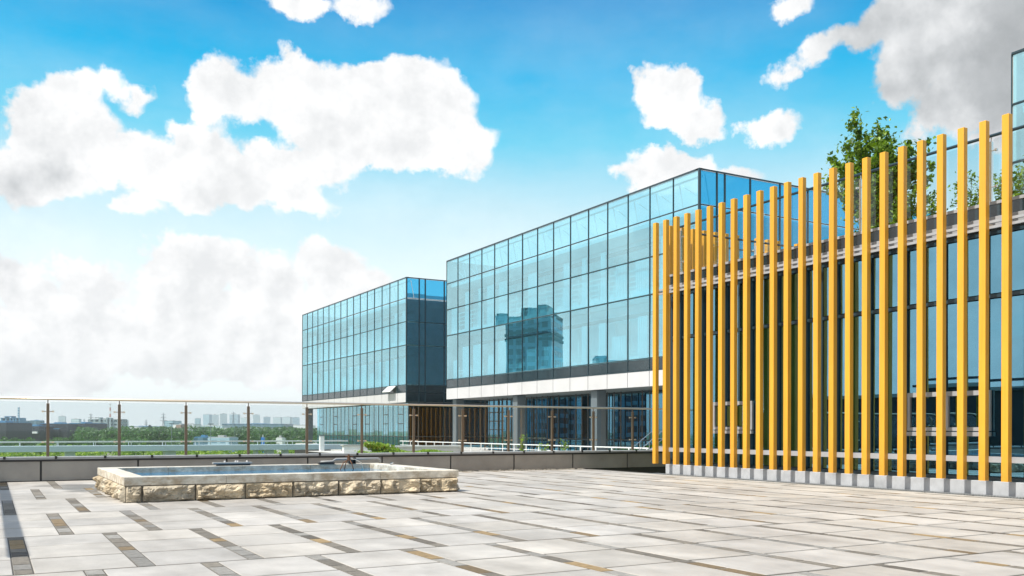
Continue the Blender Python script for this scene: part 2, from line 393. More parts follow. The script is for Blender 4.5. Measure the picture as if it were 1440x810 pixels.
# ------------------------------------------------------------------ glass office blocks
ZR = [18.43, 16.12, 13.46, 10.80, 6.31, 5.46, 4.32]        # facade lines from roof edge to underside
_unit = {}
def pane(parent, kind, axis, p, a0, a1, z0, z1, tilt=.0022, name='window'):
    """one window pane, axis 'X' = in a plane of constant x"""
    key = kind
    if key not in _unit: _unit[key] = MB().box(-.5, .5, -.5, .5, -.5, .5).mesh('window_pane', kind)
    o = link(name, _unit[key], parent, (p, (a0 + a1) / 2, (z0 + z1) / 2) if axis == 'X' else ((a0 + a1) / 2, p, (z0 + z1) / 2))
    t1, t2 = random.gauss(0, tilt), random.gauss(0, tilt)
    o.rotation_euler = (t1, 0, (R(90) if axis == 'X' else 0) + t2)
    o.scale = (abs(a1 - a0) - .03, .02, z1 - z0 - .03)
    return o
def block(name, x, x1, ya, yb, ylines, xlines, label, nx_side, ground=True, inset=4.4, side_panes=True, pane_rows=4):
    """glass box: long face at x (towards -x) from ya to yb, short face at ya"""
    T = empty(name, (x, ya, GZ), label, 'building')
    e = .0
    # floors, roof, inner walls
    fl = MB()
    for z in (5.55, 10.95, 15.75): fl.box(x + .35, x1 - .3, ya + .35, yb - .3, z, z + .28)
    fl.build('floor_slab', 'interior', T)
    b = MB()
    b.box(x + 2.7, x1 - 4, ya + 4.0, yb - .6, 5.84, 10.9); b.box(x + 2.7, x1 - 4, ya + 4.0, yb - .6, 11.24, 15.7)
    b.build('inner_wall', 'interior', T)
    b = MB()                                    # ceiling beams, inner posts, inner rails
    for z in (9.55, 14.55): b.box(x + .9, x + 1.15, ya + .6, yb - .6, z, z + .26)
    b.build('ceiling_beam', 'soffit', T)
    y = ya + 1.2; k = 0
    while y < yb - .8:
        for z0, z1 in ((5.84, 9.5), (11.24, 14.5)):
            if k % 2 == 0: MB().box(x + 1.6, x + 1.8, y, y + .2, z0, z1).build('inner_post', 'white', T)
            if (k * 7 + int(z0)) % 3 == 0: MB().box(x + 2.3, x + 2.36, y + .3, y + 1.35, z0, z0 + 2.6).build('door', 'white', T)
        y += 2.57; k += 1
    b = MB()
    for zb in (5.84, 11.24):
        for h in ((.55, .95, 1.25) if zb < 6 else (.45, .85, 1.25, 1.65)): b.box(x + .5, x + .55, ya + .5, yb - .5, zb + h, zb + h + .085)
        y = ya + .6
        while y < yb - .5: b.box(x + .49, x + .56, y, y + .09, zb, zb + 1.7); y += 1.285
    b.build('inner_rail', 'white', T)
    b = MB(); rnd = random.Random(len(name) + int(ya))
    y = ya + .8
    while y < yb - 1.5:
        for zz in (5.85, 11.25):
            if rnd.random() < .9:
                w = rnd.uniform(.5, 1.7); z1 = zz + rnd.choice((3.6, 3.6, 2.4)); s = y; xx = x + rnd.uniform(.3, .45)
                while s < y + w: b.box(xx, xx + .03, s, s + .15, zz, z1); s += .23
        y += 2.57
    b.build('curtain', 'curtain_white', T)
    # roof screen bracing behind the top row
    b = MB()
    for i in range(len(ylines) - 1):
        y0, y1 = ylines[i], ylines[i + 1]
        b.tube([(x + .9, y0, 16.2), (x + .5, y0, 18.2)], .04, 5); b.tube([(x + .8, y0, 16.3), (x + .8, y1, 18.0)], .03, 5)
    b.box(x + .45, x + .55, ya + .3, yb - .3, 18.05, 18.18)
    b.build('roof_bracing', 'white', T)
    # frame
    f = MB()
    def vline(axis, a, z0, z1, w=.045, d=.06):
        if axis == 'X': f.box(x - d, x + .05, a - w, a + w, z0, z1)
        else: f.box(a - w, a + w, ya - d, ya + .05, z0, z1)
    for z in ZR[:-1]:
        f.box(x - .065, x + .04, ya - .065, yb, z - .032, z + .032); f.box(x - .065, x1, ya - .065, ya + .04, z - .032, z + .032)
    f.box(x - .07, x + .3, ya - .07, yb, ZR[0] - .02, ZR[0] + .07); f.box(x - .07, x1, ya - .07, ya + .3, ZR[0] - .02, ZR[0] + .07)
    for a in ylines: vline('X', a, ZR[5], ZR[0], .022)
    for a in xlines: vline('Y', a, ZR[6] if nx_side else ZR[5], ZR[0], .07 if nx_side else .05)
    f.box(x - .075, x + .07, ya - .075, ya + .07, ZR[5], ZR[0] + .05)
    f.build('frame', 'mullion', T)
    # panes
    for r in range(4):
        for a, c in zip(ylines[:-1], ylines[1:]): pane(T, 'glass_facade', 'X', x, a + .04, c - .04, ZR[r + 1] + .05, ZR[r] - .05)
        if side_panes:
            for a, c in zip(xlines[:-1], xlines[1:]): pane(T, 'glass_side' if r == 0 or not nx_side else 'glass_dark', 'Y', ya, a + .05, c - .05, ZR[r + 1] + .05, ZR[r] - .05)
    # spandrels and fascia
    sp = MB(); wf = MB()
    for a, c in zip(ylines[:-1], ylines[1:]):
        sp.box(x - .02, x + .1, a + .04, c - .04, ZR[5] + .05, ZR[4] - .05, tone=random.uniform(.8, 1.2))
        wf.box(x - .04, x + .1, a + .03, c - .03, ZR[6], ZR[5] - .05)
    for a, c in zip(xlines[:-1], xlines[1:]):
        sp.box(a + .05, c - .05, ya - .02, ya + .1, ZR[5] + .05, ZR[4] - .05)
        if nx_side: sp.box(a + .05, c - .05, ya - .02, ya + .1, ZR[6] + .04, ZR[5] - .05)
        else: wf.box(a + .012, c - .012, ya - .04, ya + .1, ZR[6], ZR[5] - .05)
    sp.build('spandrel', 'spandrel', T); wf.build('fascia', 'white_panel', T)
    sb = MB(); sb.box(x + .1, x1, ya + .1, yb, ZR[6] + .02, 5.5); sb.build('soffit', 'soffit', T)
    MB().box(x1 - .3, x1, ya + .1, yb, ZR[6], ZR[0]).box(x, x1 - .3, yb - .2, yb, ZR[6], ZR[0]).build('rear_wall', 'concrete', T)
    return T

Y2 = [46.55, 49.15] + [49.15 + 2.56 * i for i in range(1, 15)]; Y2[-1] = 85.0
X2 = [40.6, 42.1, 42.8, 45.1, 47.9] + [47.9 + 2.75 * i for i in range(1, 7)]
b2 = block('office_building', 40.6, 64.4, 46.5, 85.0, Y2, X2, 'largest glass office block on columns, reaching behind the yellow slats', False)
Y1 = [96.2 + 2.49 * i for i in range(17)]
X1 = [40.9, 42.45, 43.2, 45.6, 48.3, 51.0, 53.7, 56.4]
b1 = block('office_building', 40.9, 58, 96.2, 136.04, Y1, X1, 'farther glass office block with dark end wall and one open hatch', True)
Y3 = [25.2 - 2.57 * i for i in range(9)][::-1]
b3 = block('office_building', 40.6, 60, Y3[0], 25.2, Y3, [40.6, 60], 'glass office block at the right edge of the photo, behind the last yellow slat', False, side_panes=False)
box('base', 44, 58, Y3[0] + 2, 24, GZ, 4.32, 'concrete', b3)

# ground floor of the middle block: set back glass, columns, hanging fins
def ground_floor_2():
    T = b2; xg = 45.2
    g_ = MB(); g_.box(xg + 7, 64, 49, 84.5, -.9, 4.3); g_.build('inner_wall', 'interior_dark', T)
    f = MB(); y = 47.5; i = 0
    while y < 84.6:
        f.box(xg - .05, xg + .05, y - .04, y + .04, -.9, 4.32); y1 = min(y + 3.1, 84.6)
        pane(T, 'glass_ground', 'X', xg, y + .04, y1 - .04, .45, 4.2, name='shop_window')
        pane(T, 'glass_ground', 'X', xg, y + .04, y1 - .04, -.85, .36, name='shop_window')
        y += 3.1; i += 1
    for z in (-.88, .4, 4.26): f.box(xg - .052, xg + .052, 47.5, 84.6, z - .045, z + .045)
    f.box(xg - .06, xg + .06, 81.2, 84.4, 2.05, 2.15); f.box(xg - .06, xg + .06, 81.2, 84.4, 2.95, 3.05); f.box(xg - .06, xg + .06, 81.2, 84.4, 1.2, 1.27)
    for yy in (82.2, 83.3): f.box(xg - .06, xg + .06, yy - .04, yy + .04, .45, 4.2)
    f.build('shopfront_frame', 'mullion', T)
    c = MB(); y = 50.3
    while y < 84.3:
        if not (66.4 < y < 68.8 or 57.5 < y < 59): c.box(xg - 1.3, xg - 1.24, y, y + .09, -.9, 4.3)
        y += .93
    c.build('vertical_fin', 'curtain_tan', T)
    for y in (84.0, 71.6, 59.2, 47.9):
        box('column', 41.0, 41.85, y - .42, y + .42, -.9, 4.32, 'column', T, bev=.03)
    box('end_wall', 45.3, 63, 46.9, 47.3, -.9, 4.3, 'concrete', T)
ground_floor_2()
def ground_floor_1():
    T = b1; xg = 41.6; y = 97.2; f = MB(); i = 0
    while y < 131:
        y1 = min(y + 1.55, 131)
        f.box(xg - .04, xg + .05, y - .035, y + .035, -.9, 4.32)
        pane(T, 'glass_facade', 'X', xg, y + .03, y1 - .03, .45, 4.25, name='shop_window')
        pane(T, 'glass_ground', 'X', xg, y + .03, y1 - .03, -.85, .38, name='shop_window')
        if i in (1, 4, 8, 11, 16, 20):
            for z in (1.9, 3.0): f.box(xg - .06, xg + .05, y, y1, z - .05, z + .05)
        y += 1.55; i += 1
    for z in (-.86, .41, 4.27): f.box(xg - .045, xg + .055, 97.2, 131, z - .04, z + .04)
    yg = 97.15
    for xx in (41.6, 42.8, 46.0, 48.2, 51.4, 54.6): f.box(xx - .06, xx + .06, yg - .06, yg + .06, -.9, 4.32)
    for z in (-.86, .41, 4.27): f.box(41.66, 57, yg - .065, yg + .065, z - .045, z + .045)
    for a, c in ((41.6, 42.8), (42.8, 46.0), (46.0, 48.2), (48.2, 51.4), (51.4, 54.6)):
        pane(T, 'glass_ground', 'Y', yg, a + .06, c - .06, .46, 4.2, name='shop_window'); pane(T, 'glass_ground', 'Y', yg, a + .06, c - .06, -.85, .36, name='shop_window')
    f.build('shopfront_frame', 'mullion', T)
    cc = MB(); y = 98
    while y < 130: cc.box(xg + 1.0, xg + 1.05, y, y + random.choice((.2, .5, .8)), -.9, 4.2); y += random.choice((.9, 1.6, 2.3))
    cc.build('curtain', 'curtain_white', T)
    c = MB(); x = 43.3
    while x < 54: c.box(x, x + .1, yg + .5, yg + .6, -.9, 4.2); x += .62
    c.build('vertical_fin', 'curtain_tan', T)
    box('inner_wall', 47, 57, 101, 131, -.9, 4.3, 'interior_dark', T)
    box('column', 41.2, 42.0, 134.3, 135.4, GZ, 4.32, 'column', T); box('end_wall', 42.3, 56, 131.1, 131.5, -.9, 4.3, 'mullion', T)
    h = MB(); h.add([(40.85, 100.2, 5.46), (40.85, 102.4, 5.46), (40.35, 102.4, 4.95 + 1.0), (40.35, 100.2, 4.95 + 1.0)], [(0, 1, 2, 3)])
    hm = MB()
    # open vent: a white flap tilted outward from its upper edge
    q = [(40.82, 99.2, 6.28), (40.82, 101.6, 6.28), (40.10, 101.6, 5.62), (40.10, 99.2, 5.62)]
    q2 = [(a + .05, b_, c_ - .06) for a, b_, c_ in q]
    hm.add(q + q2, [(0, 1, 2, 3), (7, 6, 5, 4), (0, 4, 5, 1), (1, 5, 6, 2), (2, 6, 7, 3), (3, 7, 4, 0)])
    tag(hm.build('vent_flap', 'white', T), 'white flap standing open in the dark band')
ground_floor_1()

# ------------------------------------------------------------------ slatted pavilion on the right
XS, XW, YE = 15.95, 16.36, 19.85
def pavilion():
    T = empty('slatted_building', (XW, YE, 0), 'low dark glass building behind a screen of tall yellow slats', 'building')
    y0 = -3.2
    MB().box(16.20, 16.55, y0, 19.92, -.05, .265, bev=.008).build('plinth', 'plinth', T)
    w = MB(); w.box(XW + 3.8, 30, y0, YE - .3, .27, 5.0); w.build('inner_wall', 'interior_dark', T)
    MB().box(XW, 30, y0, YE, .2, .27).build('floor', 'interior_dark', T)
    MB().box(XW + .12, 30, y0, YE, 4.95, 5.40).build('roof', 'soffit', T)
    MB().box(XW - .10, XW + .12, y0, YE + .06, 5.03, 5.20).box(XW - .06, XW + .12, y0, YE + .04, 5.44, 5.50).build('fascia', 'grey_metal', T)
    MB().box(XW - .04, XW + .10, y0, YE + .03, 5.20, 5.44).build('parapet_band', 'spandrel', T)
    MB().box(XW, 30, YE - .12, YE, .27, 4.95).build('end_wall', 'concrete', T)
    MB().box(29.8, 30, y0, YE, .27, 4.95).build('rear_wall', 'concrete', T)
    f = MB(); ys = [YE - 1.317 * i for i in range(18)]
    for y in ys: f.box(XW - .03, XW + .06, y - .03, y + .03, .27, 4.95)
    for y in [YE - .439 - .8776 * i for i in range(26)]: f.box(XW - .09, XW + .05, y - .022, y + .022, .29, 4.94)
    for z in (.30, 3.73, 4.92): f.box(XW - .035, XW + .055, ys[-1], YE, z - .035, z + .035)
    f.build('frame', 'mullion', T)
    for a, c in zip(ys[1:], ys[:-1]):
        pane(T, 'glass_dark', 'X', XW, a + .03, c - .03, 3.77, 4.88, .003)
        pane(T, 'glass_dark', 'X', XW, a + .03, c - .03, .34, 3.69, .003)
    for k, (a, c, zt, zb) in enumerate(((16.70, 18.10, 1.93, 1.22), (10.52, 12.3, 1.97, 1.20))):
        wn = MB(); x0, x1 = XW - .09, XW - .035
        wn.box(x0, x1, a, c, zt - .09, zt); wn.box(x0, x1, a, c, zb, zb + .07); wn.box(x0 - .02, x1, a, c, zb - .1, zb - .02)
        for q in (a, c - .06): wn.box(x0 + .003, x1, q, q + .06, zb + .07, zt - .09)
        m1 = (a + c) / 2; wn.box(x0 + .005, x1, m1 - .03, m1 + .03, zb + .07, zt - .09)
        fr = wn.build('ribbon_window', 'grey_metal', T)
        pane(fr, 'glass_dark', 'X', XW - .05, a + .07, m1 - .035, zb + .08, zt - .1, name='window_pane')
        pane(fr, 'glass_dark', 'X', XW - .05, m1 + .035, c - .07, zb + .08, zt - .1, name='window_pane')
    rl = MB()
    rl.box(XS + .11, XS + .16, y0, 20.12, 4.94, 4.99); rl.box(XS + .11, XS + .16, y0, 20.12, 5.04, 5.09)
    rl.build('upper_rail', 'grey_metal', T)
    MB().box(XS + .112, XS + .16, y0, 20.12, .62, .73).build('lower_rail', 'grey_metal', T)
    br = MB()
    for i in range(0, 52, 2):
        y = 20.11 - .4388 * i
        if y > y0 + .2: br.box(XS + .16, XW - .1, y - .02, y + .02, 5.0, 5.04)
    br.build('bracket', 'steel', T)
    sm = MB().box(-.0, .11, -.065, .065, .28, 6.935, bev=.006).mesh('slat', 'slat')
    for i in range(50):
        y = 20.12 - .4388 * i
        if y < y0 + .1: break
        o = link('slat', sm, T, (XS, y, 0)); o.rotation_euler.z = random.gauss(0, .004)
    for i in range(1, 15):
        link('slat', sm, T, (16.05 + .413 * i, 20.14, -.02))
pavilion()
# drain along the plinth
dr = MB(); y = -3.0
dr.box(15.86, 16.19, -3.2, 20.3, -.02, .003, mi=0)
while y < 20.2: dr.box(15.90, 16.15, y, y + .03, .003, .012, mi=1); y += .06
struct(dr.build('drain', ['black', 'cap']))

# ------------------------------------------------------------------ glass balustrades
def balustrade(T, axis, fixed, a0, n, step, z0, ztop, post_mat, rail_mat, first=0, a_end=None, gl='glass_rail', w=.031, clamps=(.25, .78)):
    def pt(a, off, z): return (a, fixed + off, z) if axis == 'Y' else (fixed + off, a, z)
    pb = MB(); zs = ztop - .11
    if axis == 'Y': pb.box(-w, w, -.03, .03, 0, zs - z0, bev=.006)
    else: pb.box(-.03, .03, -w, w, 0, zs - z0, bev=.006)
    pb.tube([(0, 0, zs - z0), (0, 0, ztop - z0 - .02)], .012, 6)
    pme = pb.mesh('post', post_mat)
    cb = MB()
    for fz in clamps:
        z = (ztop - z0) * fz
        for s in (-1, 1):
            e = (s * (w + .075), 0, z) if axis == 'Y' else (0, s * (w + .075), z)
            st = (s * w, 0, z) if axis == 'Y' else (0, s * w, z)
            cb.tube([st, e], .012, 6)
            x0, y0, _ = e
            cb.box(x0 - .022, x0 + .022, y0 - .022, y0 + .022, z - .02, z + .02)
    cme = cb.mesh('clamp', 'chrome' if post_mat != 'bronze' else 'steel')
    pts = [a0 + step * i for i in range(n)]
    for a in pts:
        p = link('post', pme, T, pt(a, 0, z0)); link('clamp', cme, p, pt(a, 0, z0))
    r = MB(); r.tube([pt(pts[0] - .5, 0, ztop), pt((a_end or pts[-1] + .5), 0, ztop)], .030, 10); r.build('handrail', rail_mat, T, smooth=True)
    for a, b in zip(pts[:-1], pts[1:]):
        g_ = MB()
        p0 = pt(a + .05, -.006, z0 + .10); p1 = pt(b - .05, .006, ztop - .07)
        g_.box(min(p0[0], p1[0]), max(p0[0], p1[0]), min(p0[1], p1[1]), max(p0[1], p1[1]), p0[2], p1[2]).build('glass_panel', gl, T)
# parapet wall and its glass railing
def parapet():
    T = empty('parapet_wall', (8, 23.6, 0), 'low grey panel clad wall along the terrace edge, carrying the glass railing', 'wall')
    MB().box(-14, 15.9 + 8, 23.62, 23.95, GZ, .46).build('core', 'black', T)
    xs = [1.0 + 2.08 * i for i in range(-7, 12)]
    for a, b in zip(xs[:-1], xs[1:]):
        if b > 24: break
        MB().box(a + .022, b - .022, 23.595, 23.635, .015, .455, bev=.003).build('cladding_panel', 'clad', T)
    MB().box(-14, 24, 23.54, 24.02, .50, .56, bev=.012).build('coping', 'cap', T)
    MB().box(-14, 24, 23.575, 23.9, .455, .502).build('shadow_gap', 'black', T)
    c = MB(); x = -6.
    while x < 20: c.box(x, x + .05, 23.52, 23.56, .51, .575); x += 1.04
    c.build('coping_clip', 'black', T)
parapet()
T = empty('glass_railing', (1.15, 23.78, .56), 'long glass railing with bronze posts on the low terrace wall', 'railing')
balustrade(T, 'Y', 23.78, 1.15 - 1.53 * 3, 16, 1.53, .56, 1.90, 'bronze', 'steel', a_end=19.8)
T = empty('glass_railing', (16.55, 19.6, 5.5), 'frameless looking glass railing along the roof above the yellow slats', 'railing')
balustrade(T, 'X', 16.5, 19.65 - 3.0 * 7, 8, 3.0, 5.5, 6.80, 'chrome', 'mullion', gl='glass_rail', a_end=19.75, w=.025)
T = empty('glass_railing', (20, 19.7, 5.5), 'glass railing across the far end of the slatted building roof', 'railing')
balustrade(T, 'Y', 19.68, 17.6, 7, 1.7, 5.5, 6.68, 'chrome', 'mullion', gl='glass_rail', w=.02)
gv = MB(); rg = random.Random(5)
for i in range(520):
    x = rg.uniform(8.2, 15.9); y = rg.uniform(23.40, 23.58); r = rg.uniform(.02, .05); n = 6
    gv.add([(x + r * math.cos(k), y + r * .6 * math.sin(k), .0) for k in (0, 1.05, 2.1, 3.14, 4.2, 5.2)] + [(x, y, r * rg.uniform(.7, 1.3))], [(k, (k + 1) % 6, 6) for k in range(6)], tone=rg.uniform(.5, 1.3))
o = tag(gv.build('gravel', 'gravel'), 'narrow bed of gravel at the foot of the terrace wall', 'gravel', kind='stuff')

# ------------------------------------------------------------------ stone pool
PX0, PX1, PY0, PY1, PZ = 1.90, 7.90, 16.05, 20.3, .42
def rough_block(T, a0, a1, z0, z1, face, seed):
    """split faced stone: a relief grid bulging out of the wall plane"""
    nx = max(6, int((a1 - a0) / .028)); nz = 13; b = MB(); rnd = random.Random(seed)
    vs = []; sd = Vector((seed * 3.7, seed * 1.3, 0))
    for j in range(nz + 1):
        for i in range(nx + 1):
            u, w = i / nx, j / nz
            a = a0 + .008 + (a1 - a0 - .016) * u; z = z0 + .006 + (z1 - z0 - .012) * w
            edge = min(1, min(u, 1 - u) * (a1 - a0) / .035, min(w, 1 - w) * (z1 - z0) / .035)
            p = Vector((a * 3.2, z * 5.5, 0)) + sd
            d = .5 + .75 * noise.fractal(p, 1, 2.1, 4) + .6 * abs(noise.noise(p * 1.9)) + .16 * noise.noise(p * 9)
            cell = noise.cell(Vector((a * 9, z * 14, seed))) * .22
            d = max(.010, (d * 1.7 + cell * 1.6 - .25) * .068) * edge ** .6
            j2 = rnd.uniform(-.004, .004) * edge
            vs.append({'front': (a, PY0 - d + j2, z), 'left': (PX0 - d + j2, PY1 + PY0 - a, z), 'right': (PX1 + d, a, z), 'back': (PX1 + PX0 - a, PY1 + d, z)}[face])
    fs = [(j * (nx + 1) + i, j * (nx + 1) + i + 1, (j + 1) * (nx + 1) + i + 1, (j + 1) * (nx + 1) + i) for j in range(nz) for i in range(nx)]
    k = rnd.uniform(.85, 1.1); h = rnd.uniform(-.06, .1)
    b.add(vs, fs, tone=(k + h * .6, k, k - h))
    return b.build('stone_block', 'rock', T)
def pool():
    T = empty('stone_pool', (PX0, PY0, 0), 'raised rectangular water basin of rough split stone with smooth pale coping', 'fountain basin')
    i = .30
    m = MB()
    m.box(PX0 + .01, PX1 - .01, PY0 + .012, PY0 + i - .02, 0, PZ - .14); m.box(PX0 + .01, PX1 - .01, PY1 - i + .02, PY1 - .01, 0, PZ - .14)
    m.box(PX0 + .012, PX0 + i - .02, PY0 + i, PY1 - i, 0, PZ - .14); m.box(PX1 - i + .02, PX1 - .012, PY0 + i, PY1 - i, 0, PZ - .14)
    m.build('wall_core', 'joint', T)
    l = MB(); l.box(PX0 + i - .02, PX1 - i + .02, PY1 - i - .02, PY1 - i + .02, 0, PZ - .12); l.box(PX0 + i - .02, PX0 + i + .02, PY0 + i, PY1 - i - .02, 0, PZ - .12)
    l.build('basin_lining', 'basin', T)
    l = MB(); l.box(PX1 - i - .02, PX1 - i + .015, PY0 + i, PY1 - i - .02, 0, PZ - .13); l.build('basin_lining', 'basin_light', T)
    js = [PX0, 2.07]; xw = [2.07, 3.05, 3.98, 4.93, 5.86, 6.56, 7.16, 7.9]
    fr = [(PX0, 2.12), (2.12, 3.10), (3.10, 4.02), (4.02, 4.93), (4.93, 5.80), (5.80, 6.58), (6.58, 7.22), (7.22, 7.9)]
    import_j = [176.7, 200, 275, 345, 412, 476, 535.7, 590.7, 648]
    def onfront(px):
        k = (px - 720) / FPX; S, C = math.sin(YAW), math.cos(YAW); return PY0 * (S + k * C) / (C - k * S)
    jx = [onfront(p) for p in import_j]; jx[0] = PX0; jx[-1] = PX1
    for n, (a, b_) in enumerate(zip(jx[:-1], jx[1:])): rough_block(T, a, b_, .0, PZ - .145, 'front', n + 1)
    ly = [PY0 + (PY1 - PY0) * t for t in (0, .13, .29, .46, .62, .80, 1)]
    for n, (a, b_) in enumerate(zip(ly[:-1], ly[1:])): rough_block(T, a, b_, 0, PZ - .145, 'left', n + 20); rough_block(T, a, b_, 0, PZ - .145, 'right', n + 30)
    bx = [PX0 + 1.0 * t for t in range(7)]
    for n, (a, b_) in enumerate(zip(bx[:-1], bx[1:])): rough_block(T, a, b_, 0, PZ - .145, 'back', n + 40)
    rnd = random.Random(4)
    def cop(x0, x1, y0, y1):
        k = rnd.uniform(.88, 1.08); h = rnd.uniform(-.03, .03)
        MB().box(x0 + .003, x1 - .003, y0 + .003, y1 - .003, PZ - .14, PZ, tone=(k + h, k, k - h), bev=.008).build('coping_stone', 'coping', T)
    o_ = .02
    cx = [PX0 - o_] + [onfront(p) for p in (318, 440, 535)] + [PX1 + o_]
    for a, b_ in zip(cx[:-1], cx[1:]): cop(a, b_, PY0 - o_, PY0 + i)
    bx = [PX0 - o_, 3.2, 4.7, 6.2, PX1 + o_]
    for a, b_ in zip(bx[:-1], bx[1:]): cop(a, b_, PY1 - i, PY1 + o_)
    ny = 7; sy = (PY1 - PY0 - 2 * i) / ny
    for n in range(ny):
        cop(PX0 - o_, PX0 + i, PY0 + i + n * sy, PY0 + i + (n + 1) * sy)
        if n % 2 == 0: cop(PX1 - i, PX1 + o_, PY0 + i + n * sy, PY0 + i + min(ny, n + 2) * sy)
    return T
pool()
wt = MB(); wt.box(PX0 + .3, PX1 - .3, PY0 + .3, PY1 - .3, .02, .31)
struct(wt.build('water', 'water'))
# fittings on the far coping
T = empty('floodlight', (4.5, 20.1, .42), 'flat grey underwater light bar lying on the far coping of the pool', 'light fitting')
MB().box(4.10, 4.92, 20.02, 20.14, .462, .497, bev=.008).build('lid', 'cap', T)
MB().box(4.18, 4.88, 20.03, 20.13, .42, .461).build('body', 'black', T)
kb = MB()
for x in (4.35, 4.58, 4.62, 4.82): kb.tube([(x, 20.08, .497), (x, 20.08, .53)], .03, 8, r1=.018)
kb.build('knob', 'chrome', T)
T = empty('water_pipe', (7.2, 20.2, .42), 'grey water pipe on brackets across the far right coping of the pool', 'pipe')
MB().tube([(6.45, 20.05, .47), (6.72, 20.05, .475), (6.80, 20.05, .53), (7.82, 20.05, .53), (7.87, 20.05, .50), (7.87, 20.05, .42)], .027, 8).build('pipe_run', 'cap', T, smooth=True)
for q in ((6.40, 6.75, 19.98, 20.12, .42, .46), (7.20, 7.26, 20.0, 20.1, .42, .56), (7.10, 7.24, 20.0, 20.10, .42, .50)): MB().box(*q).build('bracket', 'black', T)
T = empty('fountain_nozzle', (7.08, 19.8, .285), 'rusty fountain nozzle on bent legs standing in the pool', 'fountain nozzle')
pm('rust', (.20, .085, .035), .8, var=.5, vscale=20)
MB().tube([(7.02, 19.8, .51), (7.02, 19.8, .58)], .038, 10).tube([(7.02, 19.8, .58), (7.02, 19.8, .64)], .025, 8).tube([(6.95, 19.8, .60), (7.12, 19.8, .59)], .014, 6).build('nozzle_head', 'rust', T)
lg = [[(7.02, 19.8, .52), (6.88, 19.75, .46), (6.74, 19.65, .25)], [(7.04, 19.78, .52), (7.06, 19.7, .42), (7.10, 19.66, .25)], [(7.02, 19.8, .53), (7.16, 19.78, .53), (7.28, 19.7, .45), (7.33, 19.68, .25)], [(7.0, 19.8, .52), (6.98, 19.9, .42), (6.97, 19.98, .25)]]
for q in lg: MB().tube(q, .011, 6).build('leg', 'rust' if q is not lg[2] else 'steel', T, smooth=True)
T = MB()
T.tube([(7.66, 18.9, .44), (7.82, 19.15, .44)], .016, 8).tube([(7.72, 18.95, .43), (7.72, 18.95, .47)], .035, 8).tube([(7.79, 19.1, .43), (7.79, 19.1, .47)], .03, 8)
tag(T.build('valve', 'chrome'), 'small metal valve fitting lying on the right coping of the pool', 'valve')
ps = MB(); ps.tube([(7.2, 20.26, .42), (7.2, 20.26, .43)], .02, 6)

# ------------------------------------------------------------------ steel canopy left of the picture whose edge beam shades the paving
T = empty('steel_canopy', (-2.4, 12, 0), 'steel canopy frame just left of the photo, casting the long dark stripe on the paving', 'canopy')
HB = 3.2; ox = -math.sin(SUN_AZ) / math.tan(SUN_EL) * HB; oy = math.cos(SUN_AZ) / math.tan(SUN_EL) * HB
xb = .23 - ox
MB().box(xb - .06, xb + .06, 9.75 + oy, 26, HB - .05, HB + .05).build('edge_beam', 'mullion', T)
for ys in (9.9, 11.75, 13.3, 16.2, 19.5): MB().box(xb - 7, xb - .06, ys + oy - .012, ys + oy + .012, HB - .02, HB + .02).build('rafter', 'mullion', T)
for yp in (10.6 + oy, 22.5): MB().box(xb - 6.6, xb - 6.4, yp - .1, yp + .1, 0, HB - .04).build('post', 'mullion', T)
MB().box(xb - 6.6, xb - 6.4, 9.75 + oy, 26, HB - .12, HB - .021).build('edge_beam', 'mullion', T)

# ------------------------------------------------------------------ trees
def crown(b, c, rx, rz, n, leaf, rnd, lumps=9, lo=.15, hi=.95):
    """leaf clumps spread through an uneven volume of overlapping lumps"""
    cs = []
    for _ in range(lumps):
        v = Vector((rnd.gauss(0, .45), rnd.gauss(0, .45), rnd.uniform(-.75, .8)))
        cs.append((Vector((c[0] + v.x * rx, c[1] + v.y * rx, c[2] + v.z * rz)), rnd.uniform(.28, .5), rnd.uniform(-.18, .18)))
    for _ in range(n):
        p, r, k = rnd.choice(cs)
        d = Vector((rnd.gauss(0, 1), rnd.gauss(0, 1), rnd.gauss(0, 1))).normalized() * (rnd.random() ** .45)
        q = p + Vector((d.x * rx * r, d.y * rx * r, d.z * rz * r * 1.1))
        leafq(b, q, leaf * rnd.uniform(.6, 1.3), rnd, min(1, max(0, rnd.uniform(lo, hi) + k)))
def leafq(b, q, s, rnd, tone):
    n = Vector((rnd.gauss(0, 1), rnd.gauss(0, 1), rnd.gauss(.6, 1))).normalized()
    u = n.orthogonal().normalized(); u = (Matrix.Rotation(rnd.uniform(0, 6.3), 3, n) @ u); w = n.cross(u)
    b.add([q - u * s, q + w * s * .55 + n * s * .12, q + u * s, q - w * s * .55 + n * s * .12], [(0, 1, 2, 3)], tone=tone)
def make_tree(name, h, rx, label, mat, seed, n=900, leaf=.5, trunk=.22, cb=.3, lumps=9, group=None, cat='tree'):
    rnd = random.Random(seed); T = empty(name, (0, 0, 0), label, cat, group)
    t = MB(); t.tube([(0, 0, 0), (rnd.uniform(-.05, .05) * h, 0, h * .35), (rnd.uniform(-.05, .05) * h, rnd.uniform(-.05, .05) * h, h * .75)], trunk, 7, r1=trunk * .3)
    for k in range(5):
        a = rnd.uniform(0, 6.3); z = h * rnd.uniform(.3, .6)
        t.tube([(0, 0, z), (rx * .3 * math.cos(a), rx * .3 * math.sin(a), z + h * .12), (rx * .65 * math.cos(a), rx * .65 * math.sin(a), z + h * .22)], trunk * .4, 5, r1=trunk * .1)
    t.build('trunk', 'bark', T)
    b = MB(); crown(b, (0, 0, h * (cb + (1 - cb) / 2)), rx, h * (1 - cb) / 2, n, leaf, rnd, lumps)
    b.build('crown', mat, T)
    return T

